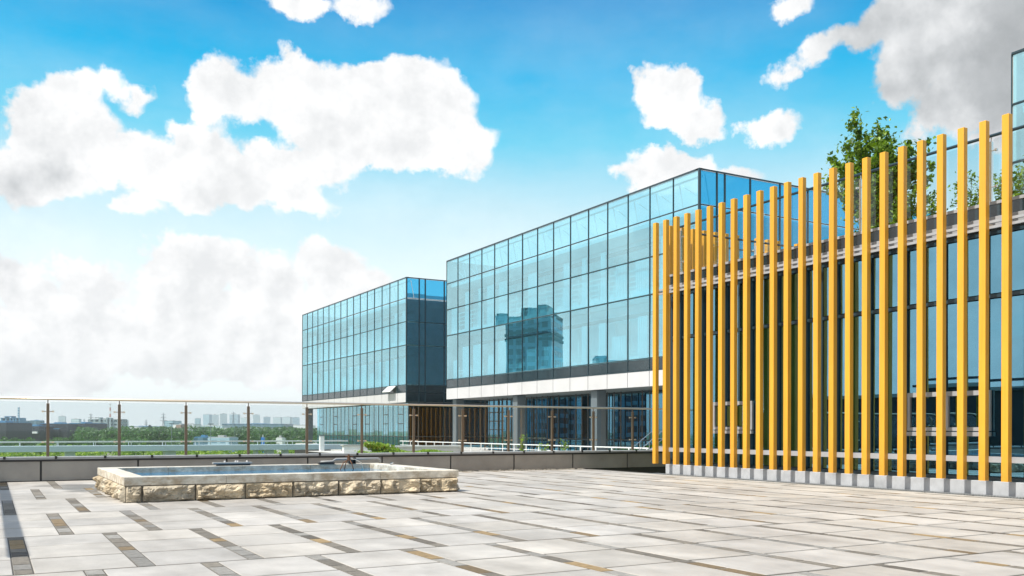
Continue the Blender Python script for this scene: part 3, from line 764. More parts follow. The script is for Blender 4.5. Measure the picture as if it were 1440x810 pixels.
# roof planting behind the slats: loose branches with single leaves
def roof_tree(name, x, y, h, arms, label, seed, n_per=380, leaf=.066, spread=.15, cat='tree', group=None):
    rnd = random.Random(seed); T = empty(name, (x, y, 5.4), label, cat, group)
    t = MB(); b = MB()
    for (dx, dy, z0, z1, dens) in arms:
        p0 = Vector((x, y, 5.4 + z0)); p1 = Vector((x + dx, y + dy, 5.4 + z1)); pts = []
        mid = (p0 + p1) / 2 + Vector((rnd.gauss(0, .08), rnd.gauss(0, .08), -.1))
        for k in range(7):
            s = k / 6; pts.append(p0.lerp(mid, s).lerp(mid.lerp(p1, s), s) + Vector((rnd.gauss(0, .025), rnd.gauss(0, .025), 0)) * (k > 0))
        t.tube(pts, .022, 5, r1=.006)
        for k in range(int(n_per * dens)):
            s = rnd.uniform(.22, 1.04) ; i = min(5, int(s * 6)); q = pts[i].lerp(pts[i + 1], min(1.1, s * 6 - i))
            cl = Vector((rnd.gauss(0, 1), rnd.gauss(0, 1), rnd.gauss(0, 1))); cl = cl.normalized() * abs(rnd.gauss(0, spread))
            leafq(b, q + cl, leaf * rnd.uniform(.6, 1.3), rnd, rnd.uniform(0, 1))
        for k in range(9):
            s = rnd.uniform(.3, 1); i = min(5, int(s * 6)); q = pts[i]
            e = q + Vector((rnd.gauss(0, .16), rnd.gauss(0, .16), rnd.uniform(0, .22))); t.tube([q, e], .006, 4, r1=.003)
            for _ in range(int(26 * dens)): leafq(b, e + Vector((rnd.gauss(0, .05), rnd.gauss(0, .05), rnd.gauss(0, .05))), leaf * rnd.uniform(.6, 1.3), rnd, rnd.uniform(.2, 1))
    t.tube([(x, y, 5.4), (x + .02, y, 6.2), (x - .03, y, 7.2)], .05, 7, r1=.03)
    t.build('trunk', 'bark', T); b.build('crown', 'leaf', T)
    return T
arms = []
ra = random.Random(12)
def along(px_, py_, X0=20.0):                  # where the branch tips of the roof tree reach, measured on the plane of its trunk
    k = (px_ - 720) / FPX; S, C = math.sin(YAW), math.cos(YAW); Dp = X0 / (S + k * C)
    return Dp * (C - k * S), HCAM + (604.6 + .0022 * (px_ - 720) - py_) * Dp / FPX
ty, _ = along(1232, 300)
for (p, q, z0, dn) in [(1218, 168, 1.5, 1.5), (1214, 195, 1.3, 1.3), (1238, 178, 1.4, 1.0), (1244, 200, 1.4, 1.1), (1176, 202, 1.0, 1.3), (1170, 225, .9, 1.2), (1168, 252, .7, 1.0), (1196, 214, 1.0, 1.4),
                       (1190, 240, .9, 1.3), (1262, 192, 1.3, 1.0), (1270, 208, 1.2, 1.4), (1284, 205, 1.1, 1.2), (1296, 198, 1.0, .8), (1282, 230, 1.0, 1.5), (1256, 222, 1.2, 1.5), (1228, 222, 1.2, 1.6),
                       (1212, 236, 1.0, 1.5), (1294, 248, .7, .9), (1286, 275, .5, .8), (1250, 255, .6, 1.3), (1222, 262, .4, 1.1), (1202, 280, .3, .9), (1264, 290, .2, 1.0), (1228, 300, .1, .8), (1180, 262, .5, .9)]:
    yy, zz = along(p, q)
    arms.append((ra.gauss(0, .35), yy - ty, z0, zz - 5.4, dn))
roof_tree('roof_tree', 20.0, ty, 3.9, arms, 'tallest leafy tree rising above the roof railing behind the yellow slats', 3)
def shrub_at(px_, pts, label, seed):
    ty, _ = along(px_, 300, 19.2); ar = []
    for p, q in pts:
        yy, zz = along(p, q, 19.2); ar.append((ra.gauss(0, .15), yy - ty, .3, zz - 5.4, .8))
    rnd = random.Random(seed); T = empty('roof_shrub', (19.2, ty, 5.4), label, 'shrub', 'shrubs on the slatted building roof')
    t = MB(); b = MB()
    for dx, dy, z0, z1, dn in ar:
        e = Vector((19.2 + dx, ty + dy, 5.4 + z1)); s = Vector((19.2, ty, 5.42)); m_ = (s + e) / 2 + Vector((0, 0, .1))
        t.tube([s, m_, e], .012, 5, r1=.004)
        for _ in range(120):
            c = m_.lerp(e, rnd.uniform(-.6, 1.08)); leafq(b, c + Vector((rnd.gauss(0, .09), rnd.gauss(0, .09), rnd.gauss(0, .08))), .045 * rnd.uniform(.6, 1.3), rnd, rnd.uniform(0, 1))
    t.build('stem', 'bark', T); b.build('foliage', 'leaf', T)
shrub_at(1362, [(1342, 262), (1352, 250), (1366, 244), (1374, 258), (1380, 268), (1360, 268), (1340, 280), (1372, 282)], 'round roof shrub between the fourth and third yellow slat from the right', 5)
shrub_at(1310, [(1306, 280), (1312, 276), (1314, 290)], 'smallest sparse roof shrub low behind the glass beside the thin railing post', 6)
shrub_at(1422, [(1400, 250), (1410, 244), (1424, 240), (1434, 232), (1440, 240), (1402, 268), (1430, 250), (1412, 275), (1448, 236)], 'roof shrub beside the last yellow slat at the right edge', 8)

# ------------------------------------------------------------------ elevated walkway and things on the lower terrace
def walkway():
    T = empty('elevated_walkway', (15, 92, GZ), 'long pale blue concrete walkway on columns beyond the glass railing', 'footbridge')
    MB().box(-70, 32, 90.4, 92.6, -.82, -.32).build('deck', 'bridge', T)
    r = MB(); r.box(-70, 32, 90.5, 90.6, -.02, .09); r.box(-70, 32, 92.4, 92.5, -.02, .09); x = -69.8
    while x < 32: r.box(x, x + .05, 90.52, 90.58, -.33, -.02); r.box(x, x + .05, 92.42, 92.48, -.33, -.02); x += 3.0
    r.build('railing', 'white', T)
    for x0, x1 in ((-30, -29.2), (-12, -11.2), (5.8, 6.6), (14.2, 15.2), (22.7, 22.95), (23.8, 24.5), (25.5, 25.95)):
        MB().box(x0, x1, 91.0, 92.1, GZ, -.822).build('column', 'bridge', T)
walkway()
T = empty('garden_wall', (30, 80, -.9), 'short white stone wall with a coping in front of the far glass block', 'wall')
MB().box(27.2, 31.5, 78.0, 78.5, GZ, -.25).build('wall', 'white', T)
MB().box(27.1, 31.6, 77.9, 78.6, -.25, -.15).build('coping', 'podium', T)
T = empty('planter_wall', (30, 60, -.9), 'long low pale kerb wall between the lower terrace and the far block', 'wall')
MB().box(31.6, 38.6, 77.6, 78.1, -.9, -.35).build('wall', 'podium', T)
MB().box(31.5, 38.7, 77.5, 78.2, -.35, -.25).build('coping', 'white', T)
T = empty('handrail', (38.5, 80, -.9), 'long thin white handrail running in front of the ground floor glass', 'railing')
h = MB(); h.tube([(38.4, 92, -.02), (38.4, 49, -.02)], .05, 6); h.tube([(38.4, 92, -.42), (38.4, 49, -.42)], .025, 6); h.build('rail', 'white', T)
h = MB(); y = 49.2
while y < 92: h.box(38.37, 38.43, y - .03, y + .03, -.9, -.03); y += 2.0
h.build('post', 'white', T)
T = empty('notice_pillar', (28.6, 86.5, -.9), 'small white pillar where the walkway meets the lower terrace', 'pillar')
MB().box(27.72, 28.12, 86.3, 86.7, -.9, .56, bev=.04).build('pillar_body', 'white', T); MB().box(27.69, 28.15, 86.27, 86.73, .56, .61).build('pillar_cap', 'cap', T)
# access stair seen through the railing
MB().box(26.9, 26.99, 60, 88, GZ, -.95).build('undercroft_shade', 'black', T)  # black panel painting the dark void below the terrace edge
struct(MB().box(40.9, 40.99, 96.0, 140, GZ, -1.25).build('basement_shade', 'black'))  # black sheets here and below stand in for shade under block and walkway end
struct(MB().box(31.9, 31.99, 88.0, 96, GZ, -1.2).build('basement_shade', 'black'))
struct(MB().box(31.9, 40.9, 96.01, 96.1, GZ, -1.2).build('basement_shade', 'black'))
def stair():
    x, y = 37.0, 48.6
    T = empty('metal_stair', (x, y, -.9), 'small metal step platform with handrails under the largest glass block', 'stairs')
    s = MB()
    for i in range(6): s.box(x + .28 * i, x + .28 * i + .3, y - 1.0, y, -.9 + .17 * i + .12, -.9 + .17 * (i + 1))
    s.box(x + 1.68, x + 3.4, y - 1.0, y, .08, .14); s.build('tread', 'cap', T)
    k = MB()
    for yy in (y - 1.02, y + .0):
        k.add([(x - .02, yy, -.9), (x + .32, yy, -.9), (x + 1.9, yy, .0), (x + 3.4, yy, .0), (x + 3.4, yy, .16), (x + 1.6, yy, .16), (x - .02, yy, -.72),
               (x - .02, yy + .03, -.9), (x + .32, yy + .03, -.9), (x + 1.9, yy + .03, .0), (x + 3.4, yy + .03, .0), (x + 3.4, yy + .03, .16), (x + 1.6, yy + .03, .16), (x - .02, yy + .03, -.72)],
              [(0, 1, 2, 3, 4, 5, 6), (13, 12, 11, 10, 9, 8, 7)] + [(i, (i + 1) % 7, 7 + (i + 1) % 7, 7 + i) for i in range(7)])
    k.build('stringer', 'bridge', T)
    for yy in (y - 1.0, y + .015):
        r = MB(); r.tube([(x - .1, yy, .15), (x + 1.4, yy, 1.15), (x + 3.4, yy, 1.15), (x + 3.5, yy, .1)], .028, 6)
        r.tube([(x + .35, yy, -.6), (x + .35, yy, .45)], .022, 6); r.tube([(x + 2.9, yy, .1), (x + 2.9, yy, 1.15)], .022, 6); r.tube([(x + .2, yy, -.2), (x + 1.5, yy, .65), (x + 3.4, yy, .65)], .018, 6)
        r.build('handrail', 'chrome', T)
    for xx in (x + 1.9, x + 3.3): MB().box(xx, xx + .08, y - .95, y - .87, -.9, .08).box(xx, xx + .08, y - .13, y - .05, -.9, .08).build('leg', 'bridge', T)
stair()
def seedling(x, y, z, h, w, label, seed, mat='leaf_bright', n=260, leaf=.07, name='shrub', cat='shrub', group=None):
    rnd = random.Random(seed); T = empty(name, (x, y, z), label, cat, group); t = MB(); b = MB()
    for k in range(7):
        a = rnd.uniform(0, 6.3); e = Vector((x + math.cos(a) * w * rnd.uniform(.2, 1), y + math.sin(a) * w * rnd.uniform(.2, 1), z + h * rnd.uniform(.6, 1)))
        t.tube([(x, y, z), ((x + e.x) / 2, (y + e.y) / 2, z + h * .45), e], .015, 4, r1=.006)
        for _ in range(n // 7): leafq(b, Vector((x, y, z + h * .2)).lerp(e, rnd.uniform(.2, 1.05)) + Vector((rnd.gauss(0, w * .2), rnd.gauss(0, w * .2), rnd.gauss(0, h * .07))), leaf * rnd.uniform(.6, 1.3), rnd, rnd.uniform(.2, 1))
    t.build('stem', 'bark', T); b.build('foliage', mat, T)
for i, (x, y, hh, lb) in enumerate([(30.9, 53.0, 1.9, 'leftmost and tallest of three spindly shrubs before the dark ground floor'),
                                    (32.3, 52.5, 1.35, 'middle and lowest of three spindly shrubs before the dark ground floor'),
                                    (33.6, 51.9, 1.5, 'rightmost of three spindly shrubs before the dark ground floor')]):
    seedling(x, y, -.9, hh, .42, lb, 30 + i, n=110, leaf=.08, mat='leaf')
struct(MB().box(27.5, 44, 50.5, 54.5, -1.0, -.85).build('planting_bed', 'podium'))
# hedge and plants by the garden wall
seedling(29.4, 75.6, -.95, 1.0, 1.0, 'bright yellow green bush in front of the short white stone wall', 41, n=1400, leaf=.16)
hb = MB(); rnd = random.Random(9)
for _ in range(2600):
    x = rnd.uniform(27.6, 36.5); hh = .55 * (.6 + .4 * math.sin(x * 1.7)) * (1 if x < 33 else .6)
    leafq(hb, Vector((x, 75.2 + rnd.gauss(0, .4), -.9 + rnd.random() * hh)), .12, rnd, rnd.uniform(.3, 1))
tag(hb.build('ground_cover', 'leaf_bright'), 'low bright green ground cover beside the white garden wall', 'plants', kind='stuff')

# ------------------------------------------------------------------ far landscape
S_, C_ = math.sin(YAW), math.cos(YAW)
def far(px_, D):
    """place on the plain: bearing as read off the photo, at a chosen distance"""
    r = (px_ - 720) / FPX * D; return D * S_ + r * C_, D * C_ - r * S_
def zat(py_, D, px_=250): return HCAM + (604.6 + .0022 * (px_ - 720) - py_) * D / FPX
def facemat(name, wall, win, nx, nz, fx=.55, fz=.5, rough=.4):
    m = bpy.data.materials.new(name); m.use_nodes = True; nt = NT(m.node_tree); b = nt.n['Principled BSDF']
    o = nt.n.new('ShaderNodeTexCoord').outputs['Object']; x, y, z = nt.sep(o)[:3]
    def cell(v, n, f):
        q = nt.m('FRACT', nt.m('MULTIPLY', v, n)); return nt.m('LESS_THAN', nt.m('ABSOLUTE', nt.m('SUBTRACT', q, .5)), f / 2)
    nrm = nt.sep(nt.n.new('ShaderNodeNewGeometry').outputs['Normal'])
    h = nt.m('ADD', nt.m('MULTIPLY', x, 1.0), nt.m('MULTIPLY', y, 1.0))
    w = nt.m('MULTIPLY', cell(h, nx, fx), cell(z, nz, fz)); w = nt.m('MULTIPLY', w, nt.m('LESS_THAN', nt.m('ABSOLUTE', nrm[2]), .5))
    nt.put(b.inputs['Base Color'], nt.mix(w, (*wall, 1), (*win, 1))); nt.put(b.inputs['Roughness'], nt.mr(w, 0, 1, .7, .2)); M[name] = m
facemat('tower_wall', (.56, .66, .70), (.26, .38, .45), .28, .33, .55, .55)  # tower colours paled: distance haze put into wall and window tones
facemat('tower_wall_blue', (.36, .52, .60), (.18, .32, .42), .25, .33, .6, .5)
facemat('office_wall', (.26, .34, .36), (.03, .06, .07), .22, .27, .62, .45)
facemat('hall_wall', (.10, .20, .26), (.05, .12, .16), .08, .16, .8, .7)
facemat('reflect_tower', (.12, .26, .38), (.005, .03, .06), .30, .30, .66, .60)
pm('hall_dark', (.016, .026, .034), .6, var=.4, vscale=.05)
pm('hall_brown', (.17, .10, .06), .8, var=.2, vscale=.05)
pm('roof_blue', (.06, .22, .38), .5)
pm('far_white', (.74, .76, .76), .6)
pm('brick', (.30, .21, .15), .8)
pm('pylon_steel', (.16, .20, .23), .6)
pm('blue_paint', (.02, .18, .55), .4)
FYAW = -YAW
def obox(T, name, D, px0, px1, z0, z1, depth, mat, rot=0., roofmat=None, off=(0, 0)):
    """far volume: width from its two edges, turned to its own street"""
    W = (px1 - px0) / FPX * D; x, y = far((px0 + px1) / 2, D)
    m_ = MB().box(-W / 2, W / 2, 0, depth, z0, z1)
    o = m_.build(name, mat, T, (x, y, 0)); o.rotation_euler.z = FYAW + rot; return o
def far_building(name, D, px0, px1, ytop, label, cat='building', mat='tower_wall', depth=None, rot=0., group=None, extras=()):
    x, y = far((px0 + px1) / 2, D)
    T = empty(name, (x, y, GZ), label, cat, group)
    W = (px1 - px0) / FPX * D; depth = depth or W * .7; z1 = zat(ytop, D, px0)
    obox(T, 'walls', D, px0, px1, GZ, z1, depth, mat, rot)
    rb = MB().box(-W / 2 + .4, W / 2 - .4, .4, depth - .4, z1, z1 + .012 * (z1 - GZ) + .25).box(-W * .16, W * .12, depth * .3, depth * .6, z1 + .2, z1 + max(1.2, .05 * (z1 - GZ)))
    o = rb.build('roof', 'roof_blue' if 'hall' in mat else 'concrete', T, (x, y, 0)); o.rotation_euler.z = FYAW + rot
    for (nm, p0, p1, yt, yb, mt) in extras:
        q = obox(T, nm, D - 1.5, p0, p1, zat(yb, D, px0) if yb else GZ, zat(yt, D, px0), 6, mt, rot)
    return T
def ordl(i): return ['first', 'second', 'third', 'fourth', 'fifth', 'sixth', 'seventh', 'eighth', 'ninth', 'tenth', 'eleventh'][i]
GT = 'pale apartment towers on the far skyline'
tw = [(285.0, 294.6, 583), (297.5, 306.5, 583.5), (309.5, 319.2, 582), (322.5, 334.5, 583), (338, 348.5, 587.5), (356, 365, 583.5), (371, 380, 586.5), (383.5, 394.5, 587), (397, 408, 586.5), (411.5, 421, 587)]
for i, (a, b_, t) in enumerate(tw):
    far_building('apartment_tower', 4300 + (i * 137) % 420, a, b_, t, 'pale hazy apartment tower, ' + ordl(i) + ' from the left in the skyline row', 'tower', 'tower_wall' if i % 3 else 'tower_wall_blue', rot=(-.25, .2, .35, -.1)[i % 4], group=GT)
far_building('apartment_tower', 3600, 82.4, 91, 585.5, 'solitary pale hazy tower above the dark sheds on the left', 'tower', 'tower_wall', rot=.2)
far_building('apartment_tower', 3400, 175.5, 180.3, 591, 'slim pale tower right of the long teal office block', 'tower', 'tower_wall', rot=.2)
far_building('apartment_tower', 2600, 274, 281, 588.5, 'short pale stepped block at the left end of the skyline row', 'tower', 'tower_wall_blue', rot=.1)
far_building('warehouse', 1500, 100, 111, 589.5, 'pale hazy shed roof above the dark sheds', 'building', 'tower_wall')
far_building('factory_hall', 1300, 27, 38.8, 592, 'blue factory shed left of the first railing post', 'building', 'hall_wall')
far_building('factory_hall', 1250, 41.5, 57, 591.5, 'wider blue factory shed just left of the first railing post', 'building', 'hall_wall')
far_building('factory_hall', 620, 12.5, 55.5, 599.3, 'long dark low workshop with a brown end wall', 'building', 'hall_dark', depth=40, extras=(('end_wall', 9, 12.8, 600.5, None, 'hall_brown'), ('canopy', 13, 52, 606.8, 609.5, 'far_white')))
far_building('factory_hall', 560, -25, 9, 594.5, 'dark block cut by the left edge of the photo', 'building', 'hall_dark', depth=30)
far_building('factory_hall', 640, 56.5, 95, 596, 'dark blue hall right of the first railing post', 'building', 'hall_dark', depth=30, rot=.12, extras=(('front_wing', 53, 82, 603.5, None, 'hall_dark'), ('wing_roof', 58, 82.3, 602.2, 603.6, 'roof_blue')))
far_building('factory_hall', 660, 95.6, 119.8, 595.6, 'dark cube shaped hall left of the teal office block', 'building', 'hall_dark', depth=30, rot=-.1)
far_building('office_block', 900, 124.3, 167.5, 589.8, 'long teal office block with roof towers beside the second railing post', 'building', 'office_wall', depth=22, rot=.05,
             extras=(('stair_tower', 139.0, 141.4, 587.2, None, 'office_wall'), ('stair_tower', 148.8, 151.2, 587.2, None, 'office_wall'), ('stair_tower', 153.6, 156.2, 587.6, None, 'office_wall'), ('roof_frame', 133.4, 141.4, 587.0, 587.8, 'office_wall')))
far_building('warehouse', 1150, 172, 200, 601.3, 'flat white roofed warehouse beyond the trees, right of the second railing post', 'building', 'far_white', depth=40)
far_building('warehouse', 1700, 174, 226, 599.6, 'long low blue roofed shed on the horizon beyond the trees', 'building', 'hall_wall', depth=40)
far_building('factory_hall', 1500, 231, 243, 592, 'light blue boxy hall beside the large pylon', 'building', 'tower_wall_blue', depth=40)
far_building('house_block', 820, 242.5, 255.5, 597.6, 'small white and brown block by the third railing post', 'building', 'far_white', depth=18, rot=-.2, extras=(('brown_wall', 247, 254.5, 597.6, 604.6, 'brick'),))
far_building('warehouse', 1150, 254, 272, 596.8, 'white two storey block right of the third railing post', 'building', 'far_white', depth=30, extras=(('window_band', 256, 270, 599.2, 600.6, 'hall_wall'),))
far_building('warehouse', 1250, 272, 313, 598.6, 'long pale factory with a blue window band before the skyline row', 'building', 'tower_wall', depth=40)
far_building('exhibition_hall', 1400, 312, 399.5, 596.2, 'long teal hall stretching in front of the pale towers', 'building', 'hall_wall', depth=60, extras=(('end_volume', 387, 399.8, 596.0, 602.5, 'hall_wall'),))
far_building('warehouse', 1000, 302, 331, 603.0, 'low white roofed shed under the left end of the teal hall', 'building', 'far_white', depth=30)
far_building('warehouse', 1000, 344, 375.5, 601.8, 'white framed shed in front of the teal hall', 'building', 'far_white', depth=30, extras=(('front_glazing', 347, 373.5, 602.9, 605.6, 'hall_wall'),))
far_building('warehouse', 1000, 396.5, 420, 602.9, 'low white shed right of the teal hall', 'building', 'far_white', depth=30)
far_building('warehouse', 1050, 412, 436, 598.5, 'white stepped works building partly behind the railing post at the glass block', 'building', 'far_white', depth=30)
far_building('warehouse', 1900, 399, 424, 597.6, 'pale teal shed between the long teal hall and the glass block', 'building', 'tower_wall_blue', depth=30)
far_building('shed', 430, 292, 322.5, 615.6, 'low pale blue shed among the trees just above the walkway', 'shed', 'tower_wall_blue', depth=14)
far_building('shed', 440, 272, 291.5, 615.2, 'low shed with a deep blue roof left of the pale blue one', 'shed', 'hall_wall', depth=14)
far_building('shed', 420, 388, 397, 616.0, 'small white hut above the walkway', 'shed', 'far_white', depth=6)
far_building('water_tank', 425, 367, 371, 615.0, 'bright blue tank among the trees above the walkway', 'tank', 'blue_paint', depth=2)
# steel mill frame with its tower at the far left
x, y = far(14, 1100); T = empty('mill_frame', (x, y, GZ), 'blue steel plant of open frames and a striped tower at the far left', 'industrial plant')
W = 1100 / FPX
mb = MB()
for a in (-12, -6, 0, 4.5, 8, 13): mb.box(a * W - .8, a * W + .8, 0, 14, GZ, zat(588, 1100))
for q in (588, 592, 596): mb.box(-14 * W, 13.5 * W, -.3, 14.3, zat(q + .8, 1100), zat(q, 1100))
mb.box(-9 * W, 1 * W, 2, 12, zat(586.8, 1100), zat(585.6, 1100)); mb.box(-9 * W, -8.2 * W, 2, 12, zat(588, 1100), zat(585.6, 1100)); mb.box(.2 * W, 1.0 * W, 2, 12, zat(588, 1100), zat(585.6, 1100))
mb.box(-14 * W, 13 * W, 6, 14, GZ, zat(595, 1100))
o = mb.build('frame', 'roof_blue', T, (x, y, 0)); o.rotation_euler.z = FYAW
tb = MB(); zb = zat(588, 1100); zt = zat(573, 1100)
for k in range(8): tb.box(8.2 * W, 10.0 * W, 4, 6, zb + (zt - zb) * k / 8, zb + (zt - zb) * (k + .86) / 8, mi=k % 2)
o = tb.build('tower', ['tower_wall_blue', 'roof_blue'], T, (x, y, 0)); o.rotation_euler.z = FYAW
# pylons
def pylon(px_, D, ytop, label, w=3.2):
    x, y = far(px_, D); z1 = zat(ytop, D, px_); H = z1 - GZ
    T = empty('pylon', (x, y, GZ), label, 'pylon', 'power pylons on the horizon')
    b = MB(); k = D / 1500
    for sx in (-1, 1):
        for sy in (-1, 1): b.tube([(sx * H * .07, sy * H * .07, GZ), (sx * H * .018, sy * H * .018, GZ + H * .62), (0, 0, z1)], .32 * k, 4, r1=.2 * k)
    for j in range(7):
        s = 1 - j / 8.2; a = H * .07 * s + .3; z = GZ + H * j / 8
        b.tube([(-a, 0, z), (a * .85, 0, z + H / 8)], .18 * k, 4); b.tube([(a, 0, z), (-a * .85, 0, z + H / 8)], .18 * k, 4)
    b.build('mast', 'pylon_steel', T, (x, y, 0)).rotation_euler.z = FYAW
    b = MB()
    for zf, wf in ((.66, .15), (.79, .12), (.91, .09)): b.tube([(-H * wf, 0, GZ + H * zf), (H * wf, 0, GZ + H * zf)], .3 * k, 4); b.tube([(-H * wf, 0, GZ + H * zf), (0, 0, GZ + H * (zf + .05)), (H * wf, 0, GZ + H * zf)], .18 * k, 4)
    b.build('crossarm', 'pylon_steel', T, (x, y, 0)).rotation_euler.z = FYAW
pylon(229.8, 1500, 580, 'largest power pylon, beside the light blue boxy hall')
pylon(328, 2200, 578.5, 'hazy pylon in front of the fourth apartment tower')
pylon(127.8, 1700, 580.5, 'pylon above the left end of the teal office block')
pylon(118.4, 2300, 589, 'small faint pylon left of the teal office block')
pylon(205.5, 2600, 590, 'faint pylon left of the dark rounded tree')
x, y = far(155, 2700); T = empty('chimney', (x, y, GZ), 'tall faint red and white chimney above the teal office block', 'chimney')
b = MB(); zt = zat(568.5, 2700, 155)
pm('chimney_red', (.45, .12, .08), .7)
for k in range(9): b.box(-1.6, 1.6, -1.6, 1.6, GZ + (zt - GZ) * k / 9, GZ + (zt - GZ) * (k + 1) / 9, mi=k % 2)
b.build('shaft', ['far_white', 'chimney_red'], T, (x, y, 0)).rotation_euler.z = FYAW
MB().box(-2.1, 2.1, -2.1, 2.1, zt, zt + 1.2).build('platform', 'chimney_red', T, (x, y, 0))
def lamp(px_, D, yt, label):
    x, y = far(px_, D); z1 = zat(yt, D, px_); T = empty('street_lamp', (x, y, GZ), label, 'street lamp', 'tall lamp masts among the trees')
    MB().tube([(x, y, GZ), (x, y, z1)], .14, 6, r1=.09).build('mast', 'pylon_steel', T); MB().box(x - .9, x + .9, y - .5, y + .5, z1, z1 + .35).build('lamp_head', 'pylon_steel', T)
lamp(241.3, 330, 596.5, 'tall lamp mast in front of the white and brown block'); lamp(296.3, 330, 597, 'tall lamp mast above the pale blue shed'); lamp(330.3, 520, 597.2, 'thin lamp mast below the hazy pylon')

# tree belt beyond the walkway: one mass, with a few trees of their own
def belt(name, mat, n, d0, d1, h0, h1, p0, p1, leaf, per, seed, label, hf=None):
    rnd = random.Random(seed); b = MB()
    for _ in range(n):
        D = d0 + (d1 - d0) * rnd.random() ** 1.2; x, y = far(rnd.uniform(p0, p1), D); h = rnd.uniform(h0, h1)
        r = h * rnd.uniform(.32, .5); z = GZ
        k = rnd.uniform(-.25, .25)
        for _ in range(per):
            d = Vector((rnd.gauss(0, .45), rnd.gauss(0, .45), rnd.uniform(-1, 1)))
            leafq(b, Vector((x + d.x * r * (1.15 - .5 * abs(d.z)), y + d.y * r, z + h * .55 + d.z * h * .44)), leaf * rnd.uniform(.6, 1.4), rnd, min(1, max(0, rnd.random() * .7 + .15 + k)))
    o = b.build(name, mat); return tag(o, label, 'trees', kind='stuff')
belt('tree_belt', 'leaf_far', 420, 560, 820, 9, 14, 112, 470, 1.0, 120, 1, 'dense belt of green trees beyond the walkway')
belt('tree_belt', 'leaf_far', 130, 440, 540, 4, 7.5, -30, 470, .8, 90, 2, 'lower trees and bushes in front of the dark workshops and sheds')
belt('bushes', 'leaf_bright', 330, 235, 420, 3, 5.2, -30, 470, .42, 130, 3, 'bright green bushes seen under the walkway')
belt('bushes', 'leaf_bright', 90, 150, 220, 4.4, 6.8, 180, 470, .3, 200, 6, 'nearest bright bushes directly under the walkway')
def place_tree(T, px_, D, ground=GZ): x, y = far(px_, D); T.location = (x, y, ground)
for (px_, D, h, rx, lb, mt, nm, lf, cb) in [
    (211, 640, 15.2, 3.2, 'dark rounded tree standing taller than the belt, left of the large pylon', 'leaf_dark', 'round_tree', .45, .35),
    (203, 380, 7.6, 1.6, 'small pointed bright green tree right of the second railing post', 'leaf_bright', 'pointed_tree', .3, .05),
    (87, 175, 5.2, .6, 'bright yellow green sapling left of the walkway column', 'leaf_bright', 'sapling', .16, .05),
    (126, 175, 6.4, .6, 'tall bright sapling right of the walkway column', 'leaf_bright', 'sapling', .16, .05),
    (62, 330, 8.2, 1.8, 'bright tree beside the first railing post before the dark hall', 'leaf_bright', 'tree', .35, .1),
    (85, 480, 7.5, 3.6, 'broad dark green tree in front of the dark blue hall', 'leaf_far', 'tree', .5, .1),
    (100, 470, 7.4, 3.0, 'round dark green tree in front of the cube shaped hall', 'leaf_far', 'tree', .5, .1),
    (47, 470, 6.2, 2.6, 'dark green tree in front of the long workshop', 'leaf_far', 'tree', .5, .1),
    (28, 470, 5.6, 2.6, 'low dark tree left of the workshop forecourt', 'leaf_far', 'tree', .5, .1),
    (383.5, 380, 7.2, 3.0, 'round dark green tree left of the small white hut', 'leaf_far', 'tree', .45, .1),
    (347, 390, 6.6, 2.6, 'round green tree left of the fourth railing post above the walkway', 'leaf_far', 'tree', .45, .1)]:
    T = make_tree(nm, h, rx, lb, mt, int(px_), n=700, leaf=lf, trunk=.2 if h > 6 else .08, cb=cb, lumps=8)
    place_tree(T, px_, D)

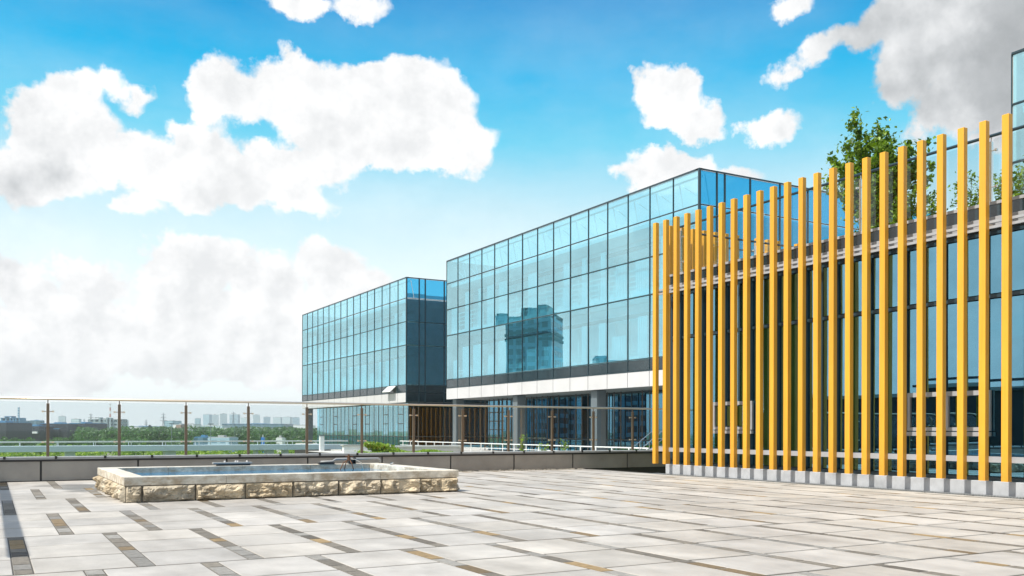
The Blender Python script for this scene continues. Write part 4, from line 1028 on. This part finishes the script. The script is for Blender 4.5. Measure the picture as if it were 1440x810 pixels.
# ------------------------------------------------------------------ places behind the left edge that the glass mirrors
def mirror(px_, D, X=40.6):
    x, y = far(px_, D); return 2 * X - x, y
def mirrored_tower(px0, px1, ytop, D, label, mat, depth, crown_=True, rot=0):
    x0, y0 = mirror(px0, D); x1, y1 = mirror(px1, D); cx, cy = (x0 + x1) / 2, (y0 + y1) / 2
    W = math.hypot(x1 - x0, y1 - y0); z1 = HCAM + (604.6 - ytop) * D / FPX; ang = math.atan2(y1 - y0, x1 - x0)
    T = empty('apartment_tower', (cx, cy, GZ), label, 'tower')
    m_ = MB().box(-W / 2, W / 2, -depth / 2, depth / 2, GZ, z1)
    m_.build('walls', mat, T, (cx, cy, 0)).rotation_euler.z = ang + rot
    if crown_:
        r = MB().box(-W / 2 + .5, W / 2 - W * .35, -depth / 2 - .8, depth / 2, z1, z1 + .7).box(-W * .22, W * .3, -depth * .3, depth * .3, z1 + .0, z1 + 4.2).box(W * .1, W * .5, -depth / 2, depth * .2, z1 - .5, z1 + 1.0)
        r.build('roof', 'hall_dark', T, (cx, cy, 0)).rotation_euler.z = ang + rot
        bb = MB()
        for z in (.16, .2): bb.box(-W / 2 - .3, W / 2 + .3, -depth / 2 - .3, depth / 2 + .3, z1 - (z1 * z), z1 - (z1 * z) + 1.0)
        bb.build('ledge', 'hall_dark', T, (cx, cy, 0)).rotation_euler.z = ang + rot
    return T
mirrored_tower(708, 789, 449, 330, 'blue glass apartment tower outside the photo, seen mirrored in the large facade', 'reflect_tower', 20, rot=.25)
mirrored_tower(834, 880, 509, 300, 'low stepped block outside the photo, seen mirrored at the foot of the large facade', 'reflect_tower', 14, False)
T = empty('hall', (-34, 35, 0), 'low dark hall left of the photo, mirrored in the slatted building glass', 'building')
MB().box(-52, -36, 14, 64, GZ, 4.3).build('walls', 'hall_dark', T); MB().box(-52.3, -35.7, 13.7, 64.3, 4.3, 4.6).build('roof', 'concrete', T)

# ------------------------------------------------------------------ haze
HAZE = 0.00013
if HAZE:
    m = bpy.data.materials.new('haze'); m.use_nodes = True; nt = NT(m.node_tree); nt.n.clear()
    o = nt.n.new('ShaderNodeOutputMaterial'); v = nt.n.new('ShaderNodeVolumePrincipled')
    v.inputs['Color'].default_value = (.93, .98, 1, 1); v.inputs['Density'].default_value = HAZE; v.inputs['Anisotropy'].default_value = 0.2
    nt.l.new(v.outputs[0], o.inputs['Volume']); M['haze'] = m
    hz = MB().box(-6500, 6500, -6500, 6500, GZ - 1, 150).build('haze', 'haze'); hz.display_type = 'WIRE'
    tag(hz, kind='stuff')
